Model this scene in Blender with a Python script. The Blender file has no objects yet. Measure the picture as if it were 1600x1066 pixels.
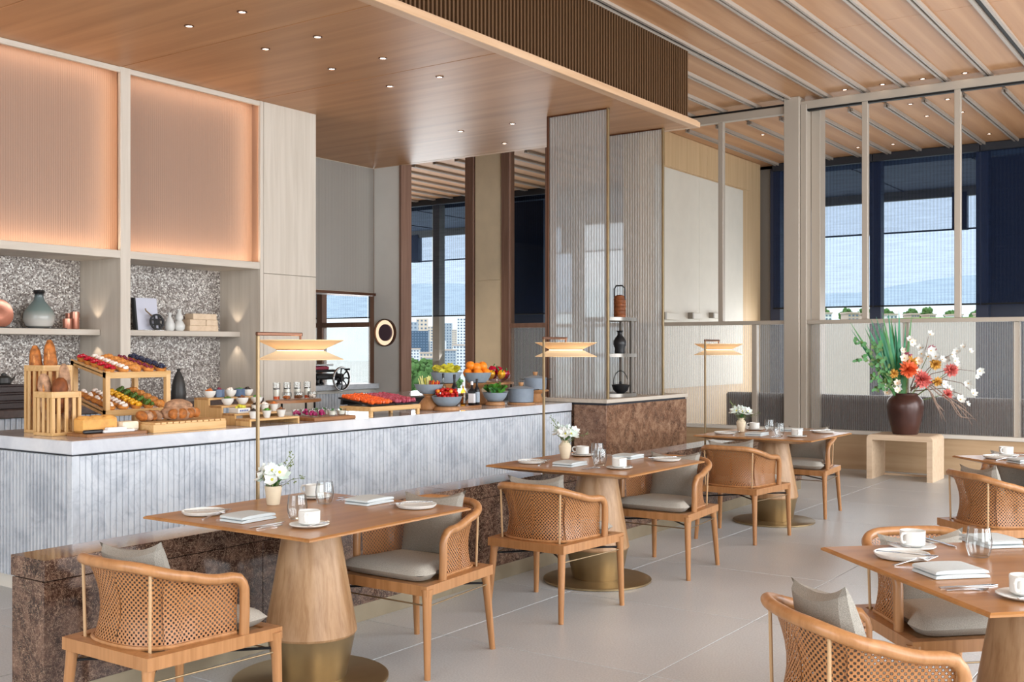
import bpy, math, random
from mathutils import Vector, Matrix
random.seed(7)
R = math.radians
PI = math.pi
scene = bpy.context.scene
C = scene.collection

# ------------------------------------------------------------------ camera
F, CY, H, YAW = 1680.0, 545.0, 1.48, R(35)
cam_d = bpy.data.cameras.new('camera')
cam = bpy.data.objects.new('camera', cam_d)
C.objects.link(cam)
cam.location = (0, 0, H)
cam.rotation_euler = (R(90), 0, YAW)
cam_d.sensor_width = 36
cam_d.lens = F / 1600 * 36
cam_d.shift_y = (CY - 533) / 1600
cam_d.clip_end = 6000
scene.camera = cam

VX, VY = -math.sin(YAW), math.cos(YAW)
RX, RY = math.cos(YAW), math.sin(YAW)


def ray(px, py):
    a = (px - 800) / F
    return Vector((VX + a * RX, VY + a * RY, -(py - CY) / F))


def on_z(px, py, z):
    d = ray(px, py)
    p = d * ((z - H) / d.z)
    return Vector((p.x, p.y, z))


def on_x(px, py, x):
    d = ray(px, py)
    p = d * (x / d.x)
    return Vector((p.x, p.y, p.z + H))


def on_y(px, py, y):
    d = ray(px, py)
    p = d * (y / d.y)
    return Vector((p.x, p.y, p.z + H))


def at_d(px, py, t):
    p = ray(px, py) * t
    return Vector((p.x, p.y, p.z + H))


# ------------------------------------------------------------------ world, light, exposure
w = bpy.data.worlds.new('sky')
scene.world = w
w.use_nodes = True
bg = w.node_tree.nodes['Background']
bg.inputs[0].default_value = (0.89, 0.945, 1.0, 1)
bg.inputs[1].default_value = 2.0

vs = scene.view_settings
vs.view_transform = 'Standard'
vs.look = 'None'
vs.exposure = -0.18
vs.gamma = 1.0
vs.use_curve_mapping = False


def area(name, loc, rot, sx, sy, e, col=(1, 1, 1)):
    l = bpy.data.lights.new(name, 'AREA')
    l.shape = 'RECTANGLE'
    l.size, l.size_y, l.energy, l.color = sx, sy, e, col
    o = bpy.data.objects.new(name, l)
    C.objects.link(o)
    o.location, o.rotation_euler = loc, rot
    return o


DAY = (0.90, 0.955, 1.0)
# daylight entering through the windows of the right-hand wall and of the wall behind the camera:
# straight from the sky (aimed down), from the horizon (level), plus lamps added to brighten the ceiling (aimed up)
for k, y in enumerate((0.2, 4.4, 8.6, 12.2)):
    area('daylight_side_window', (3.62, y, 2.35), (0, R(90), 0), 3.9, 3.2, 130, DAY)
    area('skylight_side_window', (3.60, y, 2.9), (0, R(50), 0), 3.0, 3.2, 150, DAY)
    area('added_uplight_side_window', (3.60, y, 1.2), (0, R(135), 0), 2.4, 3.2, 130, (.96, .98, 1.0))
area('daylight_back_window', (-3.4, -3.3, 2.3), (R(90), 0, 0), 5.6, 3.6, 170, DAY)
area('skylight_back_window', (-3.4, -3.28, 2.8), (R(52), 0, 0), 5.6, 2.8, 130, DAY)
area('added_uplight_far_window', (-14.6, 17.6, .9), (R(-130), 0, 0), 6.0, 1.2, 90, (.97, .98, 1.0))  # added lamp, aimed up to brighten the far left ceiling
# daylight entering below the shades of the far windows
area('daylight_far_window', (-4.4, 17.62, 1.25), (R(-90), 0, 0), 5.0, 1.9, 140, (0.95, 0.98, 1.0))
area('daylight_far_window', (-14.6, 17.62, 1.3), (R(-90), 0, 0), 6.0, 2.0, 260, (0.95, 0.98, 1.0))


sun = bpy.data.lights.new('sun', 'SUN')
sun.energy, sun.angle, sun.color = 2.6, R(2), (1, .97, .92)
sun_o = bpy.data.objects.new('sun', sun)
C.objects.link(sun_o)
sun_o.rotation_euler = Vector((.15, .5, -.85)).to_track_quat('-Z', 'Y').to_euler()

# ------------------------------------------------------------------ materials
def lin(h):
    h = h.lstrip('#')
    v = [int(h[i:i + 2], 16) / 255 for i in (0, 2, 4)]
    return tuple(c / 12.92 if c <= .04045 else ((c + .055) / 1.055) ** 2.4 for c in v) + (1,)


class NT:
    def __init__(self, name):
        self.m = bpy.data.materials.new(name)
        self.m.use_nodes = True
        self.t = self.m.node_tree
        self.n = self.t.nodes
        self.n.clear()
        self.out = self.n.new('ShaderNodeOutputMaterial')

    def add(self, typ, **kw):
        nd = self.n.new(typ)
        for k, v in kw.items():
            if k.startswith('i_'):
                key = k[2:].replace('_', ' ')
                if key.isdigit():
                    key = int(key)
                nd.inputs[key].default_value = v
            else:
                setattr(nd, k, v)
        return nd

    def ln(self, a, b):
        self.t.links.new(a, b)

    def ramp(self, fac, stops):
        r = self.add('ShaderNodeValToRGB')
        el = r.color_ramp.elements
        while len(el) < len(stops):
            el.new(0.5)
        for e, (p, c) in zip(el, stops):
            e.position, e.color = p, c
        self.ln(fac, r.inputs[0])
        return r.outputs[0]


MATS = {}


def pbsdf(t, rough=.5, metal=0., col=None, ior=1.45, coat=0., trans=0.):
    p = t.add('ShaderNodeBsdfPrincipled')
    p.inputs['Roughness'].default_value = rough
    p.inputs['Metallic'].default_value = metal
    p.inputs['IOR'].default_value = ior
    p.inputs['Coat Weight'].default_value = coat
    p.inputs['Coat Roughness'].default_value = .12
    p.inputs['Transmission Weight'].default_value = trans
    if col is not None:
        p.inputs['Base Color'].default_value = col
    t.ln(p.outputs[0], t.out.inputs[0])
    return p


def coords(t, scale=(1, 1, 1), kind='Object', rot=(0, 0, 0)):
    tc = t.add('ShaderNodeTexCoord')
    mp = t.add('ShaderNodeMapping')
    mp.inputs['Scale'].default_value = scale
    mp.inputs['Rotation'].default_value = rot
    t.ln(tc.outputs[kind], mp.inputs[0])
    return mp.outputs[0]


def bump(t, p, height, strength=.2, dist=.002):
    b = t.add('ShaderNodeBump')
    b.inputs['Strength'].default_value = strength
    b.inputs['Distance'].default_value = dist
    t.ln(height, b.inputs['Height'])
    t.ln(b.outputs[0], p.inputs['Normal'])


def plain(name, col, rough=.5, metal=0., var=.0, scale=40, bmp=0., ior=1.45, coat=0., dist=.002):
    t = NT(name)
    c = lin(col)
    p = pbsdf(t, rough, metal, c, ior, coat)
    if var or bmp:
        n = t.add('ShaderNodeTexNoise', i_Scale=scale, i_Detail=3.0)
        t.ln(coords(t), n.inputs[0])
        if var:
            d = tuple(max(0, x * (1 - var)) for x in c[:3]) + (1,)
            b = tuple(min(1, x * (1 + var)) for x in c[:3]) + (1,)
            t.ln(t.ramp(n.outputs[0], [(.3, d), (.7, b)]), p.inputs['Base Color'])
        if bmp:
            bump(t, p, n.outputs[0], bmp, dist)
    MATS[name] = t.m
    return t.m


def wood(name, c1, c2, rough=.4, axis='y', sc=1.0, coat=0., kind='Object', fine=.12):
    t = NT(name)
    p = pbsdf(t, rough, 0, lin(c1), 1.45, coat)
    s = {'x': (.8, 14, 14), 'y': (14, .8, 14), 'z': (14, 14, .8)}[axis]
    v = coords(t, tuple(q * sc for q in s), kind)
    n = t.add('ShaderNodeTexNoise', i_Scale=1.6, i_Detail=4.0, i_Distortion=.6)
    t.ln(v, n.inputs[0])
    s2 = {'x': (2, 160, 160), 'y': (160, 2, 160), 'z': (160, 160, 2)}[axis]
    n2 = t.add('ShaderNodeTexNoise', i_Scale=1.0, i_Detail=2.0)
    t.ln(coords(t, tuple(q * sc for q in s2), kind), n2.inputs[0])
    mx = t.add('ShaderNodeMath', operation='MULTIPLY_ADD')
    t.ln(n2.outputs[0], mx.inputs[0])
    mx.inputs[1].default_value = fine * 2
    t.ln(n.outputs[0], mx.inputs[2])
    t.ln(t.ramp(mx.outputs[0], [(.36, lin(c2)), (.72, lin(c1))]), p.inputs['Base Color'])
    bump(t, p, n2.outputs[0], .08, .001)
    MATS[name] = t.m
    return t.m


wood('oak_table', '#A87645', '#8E5F35', .34, 'y', .6, .15)
wood('oak_pedestal', '#AE8A66', '#8E6844', .42, 'z', 1.2)
wood('oak_chair', '#AD7C50', '#94653B', .36, 'z', 1.5, .1)
wood('ash_stand', '#D9B27D', '#C29659', .45, 'y', 1.5)
wood('ash_stand_up', '#D9B27D', '#C29659', .45, 'z', 1.5)
wood('walnut_board', '#9A6A40', '#7A4E2C', .4, 'y', 1.5)
wood('pale_ash', '#CBC1B4', '#BDB2A4', .5, 'z', .8, 0, 'Object', .08)
wood('pale_ash_flat', '#CBC1B4', '#BDB2A4', .5, 'y', .8, 0, 'Object', .08)
wood('stool_ash', '#DCC4A8', '#CDB294', .45, 'x', 1.0)
wood('beige_ply', '#D2B48C', '#C5A57C', .5, 'z', .5, 0, 'Object', .06)
wood('base_ply', '#C3A684', '#B39572', .5, 'x', .5, 0, 'Object', .06)
wood('ceiling_wood', '#C2936A', '#B08058', .5, 'y', .3, 0, 'Object', .05)
wood('dropped_wood', '#B8875C', '#A2734A', .42, 'x', .3, 0, 'Object', .06)
wood('lip_wood', '#CBA887', '#BC9673', .45, 'y', .5)
wood('turned_wood', '#B58559', '#9C6C43', .45, 'z', 2)
wood('brown_frame', '#866757', '#755647', .45, 'z', 1)
plain('slat_back', '#1C120B', .8)
plain('slat', '#5A3F27', .5)
plain('greige_metal', '#B5AA9C', .42, .15)
plain('greige_dark', '#8F867B', .45, .2)
plain('rib_metal', '#A69A8E', .45, .1)
plain('black_slot', '#0C0C0D', .6)
plain('dark_trim', '#25272E', .5)
plain('navy_metal', '#343B50', .5)
plain('white_wall', '#E4E3DE', .6, 0, .03, 3)
plain('panel_white', '#DAD3C5', .55, 0, .03, 4)
plain('plaster', '#D8D2C8', .7)
plain('brass', '#8F7B5E', .4, .8)
plain('rod_tan', '#B5946E', .45)
plain('beige_light', '#E6D2B2', .5, 0, .04, 5)
plain('brass_dull', '#9A8563', .34, .8, .06, 12)
plain('bronze_base', '#A3967F', .38, .6, .08, 6)
plain('copper_dark', '#6A4A3A', .35, .8)
plain('black_metal', '#17171A', .4, .5)
plain('steel', '#D8DADD', .18, 1.)
plain('pewter', '#8B8680', .36, .8)
plain('ceramic_white', '#D9D9D5', .22, 0, 0, 1, 0, 1.5)
plain('ceramic_speckle', '#D3D4D0', .35, 0, .06, 90)
plain('ceramic_grey', '#8B98A4', .45, 0, .05, 30)
plain('ceramic_greypot', '#7C8896', .45, 0, .06, 30)
plain('ceramic_blue', '#4A5F7C', .3, 0, .15, 20)
plain('ceramic_charcoal', '#3A3836', .4, 0, .1, 15)
plain('ceramic_black', '#1E1F22', .38, 0, .1, 20)
plain('ceramic_sand', '#CDBFA6', .45, 0, .05, 20)
plain('vase_brown', '#4A302A', .28, .15, .25, 5)
plain('copper_rose', '#C98A74', .3, .65, .08, 10)
plain('napkin', '#BCC4C6', .85, 0, .05, 200, .2)
plain('linen', '#ADA89E', .95, 0, .3, 420, .5, 1.3, 0, .004)
plain('linen_dark', '#938E85', .95, 0, .3, 420, .5, 1.3, 0, .004)
plain('crust', '#A86630', .6, 0, .5, 28, .5, 1.4, 0, .01)
plain('crust_dark', '#7A4320', .6, 0, .4, 24, .5, 1.4, 0, .01)
plain('flour_crust', '#A98468', .75, 0, .45, 30, .5, 1.4, 0, .01)
plain('golden_loaf', '#DDA55A', .6, 0, .15, 18, .2)
plain('crumb', '#EFE6D0', .85, 0, .04, 60, .3)
plain('pastry', '#C88440', .45, 0, .35, 60, .4)
plain('berry_red', '#B3142C', .25, 0, .25, 60)
plain('berry_blue', '#1D2540', .35, 0, .3, 60)
plain('cream', '#F1E6DC', .5)
plain('mango', '#F0B21E', .35, 0, .1, 40)
plain('kiwi', '#4E6B22', .5, 0, .35, 60)
plain('salmon', '#E8622A', .3, 0, .22, 60)
plain('ham', '#A8475A', .4, 0, .3, 70)
plain('orange_fruit', '#F08A1E', .4, 0, .06, 160, .3)
plain('pepper_red', '#B31234', .18, 0, .15, 6)
plain('pepper_yellow', '#F2B312', .18, 0, .1, 6)
plain('star_fruit', '#C9C23A', .35, 0, .2, 20)
plain('celery', '#D3D08A', .5, 0, .12, 20)
plain('lettuce', '#4F8F2E', .5, 0, .35, 20)
plain('tomato', '#B81F1B', .2, 0, .2, 20)
plain('plum_food', '#7A1638', .4, 0, .3, 40)
plain('magenta_food', '#B0136A', .35, 0, .35, 50)
plain('brown_food', '#7B4A28', .6, 0, .3, 50)
plain('orange_food', '#C06A2C', .5, 0, .3, 50)
plain('dark_food', '#2A221C', .5, 0, .3, 50)
plain('yoghurt', '#F3F0E4', .4)
plain('leaf_green', '#3F7A3A', .5, 0, .25, 12)
plain('leaf_deep', '#1F7A50', .4, 0, .25, 6)
plain('leaf_olive', '#6E7F4A', .55, 0, .25, 12)
plain('petal_white', '#DDE0DC', .6, 0, .04, 20)
plain('petal_mint', '#DCEBE4', .6, 0, .05, 20)
plain('petal_cream', '#F3E4D2', .6, 0, .05, 20)
plain('petal_orange', '#E86A3A', .6, 0, .2, 40)
plain('petal_coral', '#D97068', .6, 0, .2, 40)
plain('petal_rose', '#A84A60', .6, 0, .2, 40)
plain('petal_gold', '#D9A44A', .6, 0, .2, 40)
plain('twig', '#6B5346', .7, 0, .2, 20)
plain('twig_pale', '#8D7668', .7, 0, .2, 20)
plain('book_white', '#CFD0DE', .5)
plain('ink_black', '#131418', .4)
plain('ink_blue', '#3F5FA8', .5)
plain('label_green', '#7FB59A', .5)
plain('label_white', '#E6E6EA', .5)
plain('box_brown', '#3A2E2C', .5, 0, .2, 60, .3)
plain('banquette_brown', '#4A3C38', .5, 0, .05, 6)
plain('stone_slab_brown', '#4B3A34', .3, 0, .25, 30)
plain('sconce_plum', '#6B5560', .4, .2)
plain('knife_black', '#15151A', .35)
plain('towel_white', '#EDEDED', .8)
plain('bldg_white', '#D9DCE0', .7)
plain('bldg_beige', '#CDBFAF', .7)
plain('bldg_glass', '#3E5870', .25, .3)
plain('bldg_grey', '#9AA6B2', .6)
plain('bldg_window', '#5A6E84', .3)
plain('canopy_grey', '#6A7280', .7)
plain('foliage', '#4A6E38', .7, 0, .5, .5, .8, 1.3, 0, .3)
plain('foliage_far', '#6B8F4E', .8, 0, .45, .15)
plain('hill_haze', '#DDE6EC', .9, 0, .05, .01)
plain('terrain', '#B4B9B6', .9, 0, .3, .05)
plain('roof_far', '#B9A79B', .8)
plain('rubber', '#2A2A2A', .7)


def m_marble_white():
    t = NT('marble_white')
    p = pbsdf(t, .25, 0, None, 1.5)
    v = coords(t, (1, 1, 1), 'Object', (.5, .3, .6))
    n = t.add('ShaderNodeTexNoise', i_Scale=5.0, i_Detail=9.0, i_Roughness=.65, i_Distortion=1.2)
    t.ln(v, n.inputs[0])
    wv = t.add('ShaderNodeTexWave', i_Scale=2.6, i_Distortion=14.0, i_Detail=6.0)
    wv.inputs['Detail Scale'].default_value = 2.0
    t.ln(v, wv.inputs[0])
    c = t.ramp(n.outputs[0], [(.3, lin('#A9B0BA')), (.5, lin('#C3C9D1')), (.75, lin('#D1D6DC'))])
    k = t.ramp(wv.outputs[0], [(.0, (.62, .64, .7, 1)), (.07, (1, 1, 1, 1))])
    mx = t.add('ShaderNodeMixRGB', blend_type='MULTIPLY')
    mx.inputs[0].default_value = .25
    t.ln(c, mx.inputs[1])
    t.ln(k, mx.inputs[2])
    t.ln(mx.outputs[0], p.inputs['Base Color'])
    MATS['marble_white'] = t.m


def m_marble_top():
    t = NT('marble_top')
    p = pbsdf(t, .06, 0, None, 1.6)
    n = t.add('ShaderNodeTexNoise', i_Scale=2.2, i_Detail=9.0, i_Roughness=.65, i_Distortion=1.2)
    t.ln(coords(t), n.inputs[0])
    t.ln(t.ramp(n.outputs[0], [(.3, lin('#B9BEC8')), (.7, lin('#DDE0E5'))]), p.inputs['Base Color'])
    MATS['marble_top'] = t.m


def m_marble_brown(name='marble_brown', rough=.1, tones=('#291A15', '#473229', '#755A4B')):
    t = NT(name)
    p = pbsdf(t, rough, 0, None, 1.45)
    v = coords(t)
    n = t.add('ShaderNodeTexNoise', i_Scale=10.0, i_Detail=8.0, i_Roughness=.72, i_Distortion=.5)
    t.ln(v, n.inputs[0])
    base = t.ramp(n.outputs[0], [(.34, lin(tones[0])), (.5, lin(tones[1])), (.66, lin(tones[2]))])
    def ridge_vein(sc, wdt, dist):
        q = t.add('ShaderNodeTexNoise', i_Scale=sc, i_Detail=5.0, i_Roughness=.6, i_Distortion=dist)
        t.ln(v, q.inputs[0])
        sb = t.add('ShaderNodeMath', operation='SUBTRACT')
        t.ln(q.outputs[0], sb.inputs[0])
        sb.inputs[1].default_value = .5
        ab = t.add('ShaderNodeMath', operation='ABSOLUTE')
        t.ln(sb.outputs[0], ab.inputs[0])
        return t.ramp(ab.outputs[0], [(0, (1, 1, 1, 1)), (wdt, (0, 0, 0, 1))])
    va = t.add('ShaderNodeMath', operation='ADD')
    t.ln(ridge_vein(15, .010, 2.2), va.inputs[0])
    t.ln(ridge_vein(36, .016, 1.2), va.inputs[1])
    vein = va.outputs[0]
    mx = t.add('ShaderNodeMixRGB')
    fm = t.add('ShaderNodeMath', operation='MULTIPLY')
    t.ln(vein, fm.inputs[0])
    fm.inputs[1].default_value = .75
    fm.use_clamp = True
    t.ln(fm.outputs[0], mx.inputs[0])
    t.ln(base, mx.inputs[1])
    mx.inputs[2].default_value = lin('#B99C84')
    t.ln(mx.outputs[0], p.inputs['Base Color'])
    MATS[name] = t.m


def m_floor():
    t = NT('floor_stone')
    p = pbsdf(t, .33, 0, None, 1.45)
    v = coords(t)
    n = t.add('ShaderNodeTexNoise', i_Scale=110.0, i_Detail=3.0)
    t.ln(v, n.inputs[0])
    n2 = t.add('ShaderNodeTexNoise', i_Scale=1.4, i_Detail=4.0)
    t.ln(v, n2.inputs[0])
    a = t.ramp(n.outputs[0], [(.3, lin('#B4B8BA')), (.7, lin('#CBCFD1'))])
    b = t.ramp(n2.outputs[0], [(.3, (.9, .9, .9, 1)), (.7, (1, 1, 1, 1))])
    mx = t.add('ShaderNodeMixRGB', blend_type='MULTIPLY')
    mx.inputs[0].default_value = 1
    t.ln(a, mx.inputs[1])
    t.ln(b, mx.inputs[2])
    t.ln(mx.outputs[0], p.inputs['Base Color'])
    bump(t, p, n.outputs[0], .05, .001)
    MATS['floor_stone'] = t.m


def m_mosaic():
    t = NT('mosaic')
    p = pbsdf(t, .3, .25)
    v = coords(t, (1, 1, 1))
    vo = t.add('ShaderNodeTexVoronoi', feature='F1', i_Scale=80.0)
    t.ln(v, vo.inputs[0])
    c = t.ramp(vo.outputs['Color'], [(.15, lin('#6E645F')), (.45, lin('#98908A')), (.68, lin('#C6C0BA')), (.9, lin('#F4F0EA'))])
    t.ln(c, p.inputs['Base Color'])
    bump(t, p, vo.outputs['Distance'], .6, .01)
    MATS['mosaic'] = t.m


def m_cane():
    t = NT('cane')
    p = t.add('ShaderNodeBsdfPrincipled')
    p.inputs['Roughness'].default_value = .45
    p.inputs['Base Color'].default_value = lin('#C68A52')
    tc = t.add('ShaderNodeTexCoord')
    sp = t.add('ShaderNodeSeparateXYZ')
    t.ln(tc.outputs['UV'], sp.inputs[0])

    def m(op, a, b=None):
        nd = t.add('ShaderNodeMath', operation=op)
        for i, q in enumerate((a, b)):
            if q is None:
                continue
            if isinstance(q, (int, float)):
                nd.inputs[i].default_value = q
            else:
                t.ln(q, nd.inputs[i])
        return nd.outputs[0]
    K = 2 * PI / .019
    u, v = sp.outputs[0], sp.outputs[1]
    # staggered openings of the weave
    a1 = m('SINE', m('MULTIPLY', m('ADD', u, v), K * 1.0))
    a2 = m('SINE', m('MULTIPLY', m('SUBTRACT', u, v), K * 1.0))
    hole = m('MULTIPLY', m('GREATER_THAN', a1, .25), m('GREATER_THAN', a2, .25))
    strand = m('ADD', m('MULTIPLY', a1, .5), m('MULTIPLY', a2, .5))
    t.ln(t.ramp(strand, [(0, lin('#A87244')), (.14, lin('#87552B')), (.3, lin('#42270F'))]), p.inputs['Base Color'])  # strands darken towards the openings: shade painted into the colour
    tr = t.add('ShaderNodeBsdfTransparent')
    mx = t.add('ShaderNodeMixShader')
    t.ln(hole, mx.inputs[0])
    t.ln(p.outputs[0], mx.inputs[1])
    t.ln(tr.outputs[0], mx.inputs[2])
    t.ln(mx.outputs[0], t.out.inputs[0])
    MATS['cane'] = t.m


def m_sheer(name, col, trans, gloss=.2, rough=.25, tint=(1, 1, 1, 1), transl=.5, edge=.0):
    """translucent fluted glass: part of the light passes straight, part scatters, part mirrors"""
    t = NT(name)
    tr = t.add('ShaderNodeBsdfTransparent', i_Color=tint)
    df = t.add('ShaderNodeBsdfDiffuse', i_Color=col)
    tl = t.add('ShaderNodeBsdfTranslucent', i_Color=col)
    gl = t.add('ShaderNodeBsdfGlossy', i_Roughness=rough, i_Color=(.9, .9, .9, 1))
    m1 = t.add('ShaderNodeMixShader')
    m1.inputs[0].default_value = transl
    m2 = t.add('ShaderNodeMixShader')
    m2.inputs[0].default_value = gloss
    m3 = t.add('ShaderNodeMixShader')
    lw = t.add('ShaderNodeLayerWeight', i_Blend=.5)
    fm = t.add('ShaderNodeMath', operation='MULTIPLY_ADD', use_clamp=True)
    t.ln(lw.outputs['Facing'], fm.inputs[0])
    fm.inputs[1].default_value = edge
    fm.inputs[2].default_value = 1 - trans
    t.ln(fm.outputs[0], m3.inputs[0])
    t.ln(df.outputs[0], m1.inputs[1]); t.ln(tl.outputs[0], m1.inputs[2])
    t.ln(m1.outputs[0], m2.inputs[1]); t.ln(gl.outputs[0], m2.inputs[2])
    t.ln(tr.outputs[0], m3.inputs[1]); t.ln(m2.outputs[0], m3.inputs[2])
    t.ln(m3.outputs[0], t.out.inputs[0])
    MATS[name] = t.m


def m_shade():
    t = NT('shade_mesh')
    tr = t.add('ShaderNodeBsdfTransparent', i_Color=(.86, .92, 1, 1))
    df = t.add('ShaderNodeBsdfDiffuse', i_Color=lin('#2A3146'))
    tc = t.add('ShaderNodeTexCoord')
    sp = t.add('ShaderNodeSeparateXYZ')
    t.ln(tc.outputs['Object'], sp.inputs[0])
    mp = t.add('ShaderNodeMapping')
    mp.inputs['Scale'].default_value = (2, 1, 45)
    t.ln(tc.outputs['Object'], mp.inputs[0])
    n = t.add('ShaderNodeTexNoise', i_Scale=1.0, i_Detail=2.0)
    t.ln(mp.outputs[0], n.inputs[0])
    wv = t.add('ShaderNodeMath', operation='SINE')
    ml = t.add('ShaderNodeMath', operation='MULTIPLY')
    ml.inputs[1].default_value = 2 * PI / .055
    t.ln(sp.outputs[0], ml.inputs[0])
    t.ln(ml.outputs[0], wv.inputs[0])
    ad = t.add('ShaderNodeMath', operation='MULTIPLY_ADD')
    t.ln(wv.outputs[0], ad.inputs[0])
    ad.inputs[1].default_value = .04
    ad.inputs[2].default_value = .10
    a2 = t.add('ShaderNodeMath', operation='MULTIPLY_ADD')
    t.ln(n.outputs[0], a2.inputs[0])
    a2.inputs[1].default_value = .2
    t.ln(ad.outputs[0], a2.inputs[2])
    mx = t.add('ShaderNodeMixShader')
    t.ln(a2.outputs[0], mx.inputs[0])
    t.ln(tr.outputs[0], mx.inputs[1])
    t.ln(df.outputs[0], mx.inputs[2])
    t.ln(mx.outputs[0], t.out.inputs[0])
    MATS['shade_mesh'] = t.m


def m_clear(name, tint=(1, 1, 1, 1), gl_w=.12):
    """thin clear glass: mostly straight through, Fresnel mirror on top"""
    t = NT(name)
    tr = t.add('ShaderNodeBsdfTransparent', i_Color=tint)
    gl = t.add('ShaderNodeBsdfGlossy', i_Roughness=.03)
    lw = t.add('ShaderNodeLayerWeight', i_Blend=.12)
    mm = t.add('ShaderNodeMath', operation='MULTIPLY_ADD')
    t.ln(lw.outputs['Fresnel'], mm.inputs[0])
    mm.inputs[1].default_value = .55
    mm.inputs[2].default_value = gl_w * .12
    mx = t.add('ShaderNodeMixShader')
    t.ln(mm.outputs[0], mx.inputs[0])
    t.ln(tr.outputs[0], mx.inputs[1])
    t.ln(gl.outputs[0], mx.inputs[2])
    t.ln(mx.outputs[0], t.out.inputs[0])
    MATS[name] = t.m


def m_emit(name, col, s):
    t = NT(name)
    e = t.add('ShaderNodeEmission', i_Color=lin(col), i_Strength=s)
    t.ln(e.outputs[0], t.out.inputs[0])
    MATS[name] = t.m


def m_shadepaper():
    t = NT('lamp_veneer')
    p = t.add('ShaderNodeBsdfPrincipled')
    p.inputs['Base Color'].default_value = lin('#F0DFC0')
    p.inputs['Roughness'].default_value = .6
    tl = t.add('ShaderNodeBsdfTranslucent', i_Color=lin('#FFEBCB'))
    mx = t.add('ShaderNodeMixShader')
    mx.inputs[0].default_value = .55
    t.ln(p.outputs[0], mx.inputs[1])
    t.ln(tl.outputs[0], mx.inputs[2])
    t.ln(mx.outputs[0], t.out.inputs[0])
    MATS['lamp_veneer'] = t.m


def m_backlit():
    t = NT('backlit_panel')
    p = pbsdf(t, .5, 0, lin('#977865'))
    MATS['backlit_panel'] = t.m


def m_two_glaze():
    t = NT('two_glaze')
    p = pbsdf(t, .25, 0, None, 1.5)
    sp = t.add('ShaderNodeSeparateXYZ')
    tc = t.add('ShaderNodeTexCoord')
    t.ln(tc.outputs['Object'], sp.inputs[0])
    t.ln(t.ramp(sp.outputs[2], [(.055, lin('#BDB9B2')), (.15, lin('#74837F')), (.26, lin('#5E6B6C')), (.285, lin('#1A1B1D'))]), p.inputs['Base Color'])
    MATS['two_glaze'] = t.m


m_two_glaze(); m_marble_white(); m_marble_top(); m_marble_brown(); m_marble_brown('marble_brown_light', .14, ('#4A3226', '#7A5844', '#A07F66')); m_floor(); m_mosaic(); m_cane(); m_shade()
m_sheer('fluted_grey', lin('#B8B5B1'), .54, .12, .3, (1, 1, 1, 1), .5, .55)
m_sheer('fluted_low', lin('#E2E2E0'), .93, .05, .4, (1, 1, 1, 1), .6, .8)
m_sheer('outer_blind', lin('#7F8DA0'), .86, .02)
m_clear('pane_clear', (.97, .99, 1, 1), .1)
m_clear('glass_clear', (.95, .96, .96, 1), .4)
m_clear('glass_bowl', (.86, .84, .92, 1), .6)
m_clear('bottle_clear', (.8, .85, .8, 1), .5)
m_clear('bottle_amber', (.75, .5, .15, 1), .5)
m_emit('emit_down', '#FFF0DC', 14)
m_emit('emit_strip', '#FFE4C4', 19)
m_emit('emit_slat', '#FFB070', 2.2)
m_emit('emit_sconce', '#FFE2BE', 1.3)
m_emit('emit_lamp', '#FFE3BE', 3)
m_shadepaper(); m_backlit()


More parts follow.
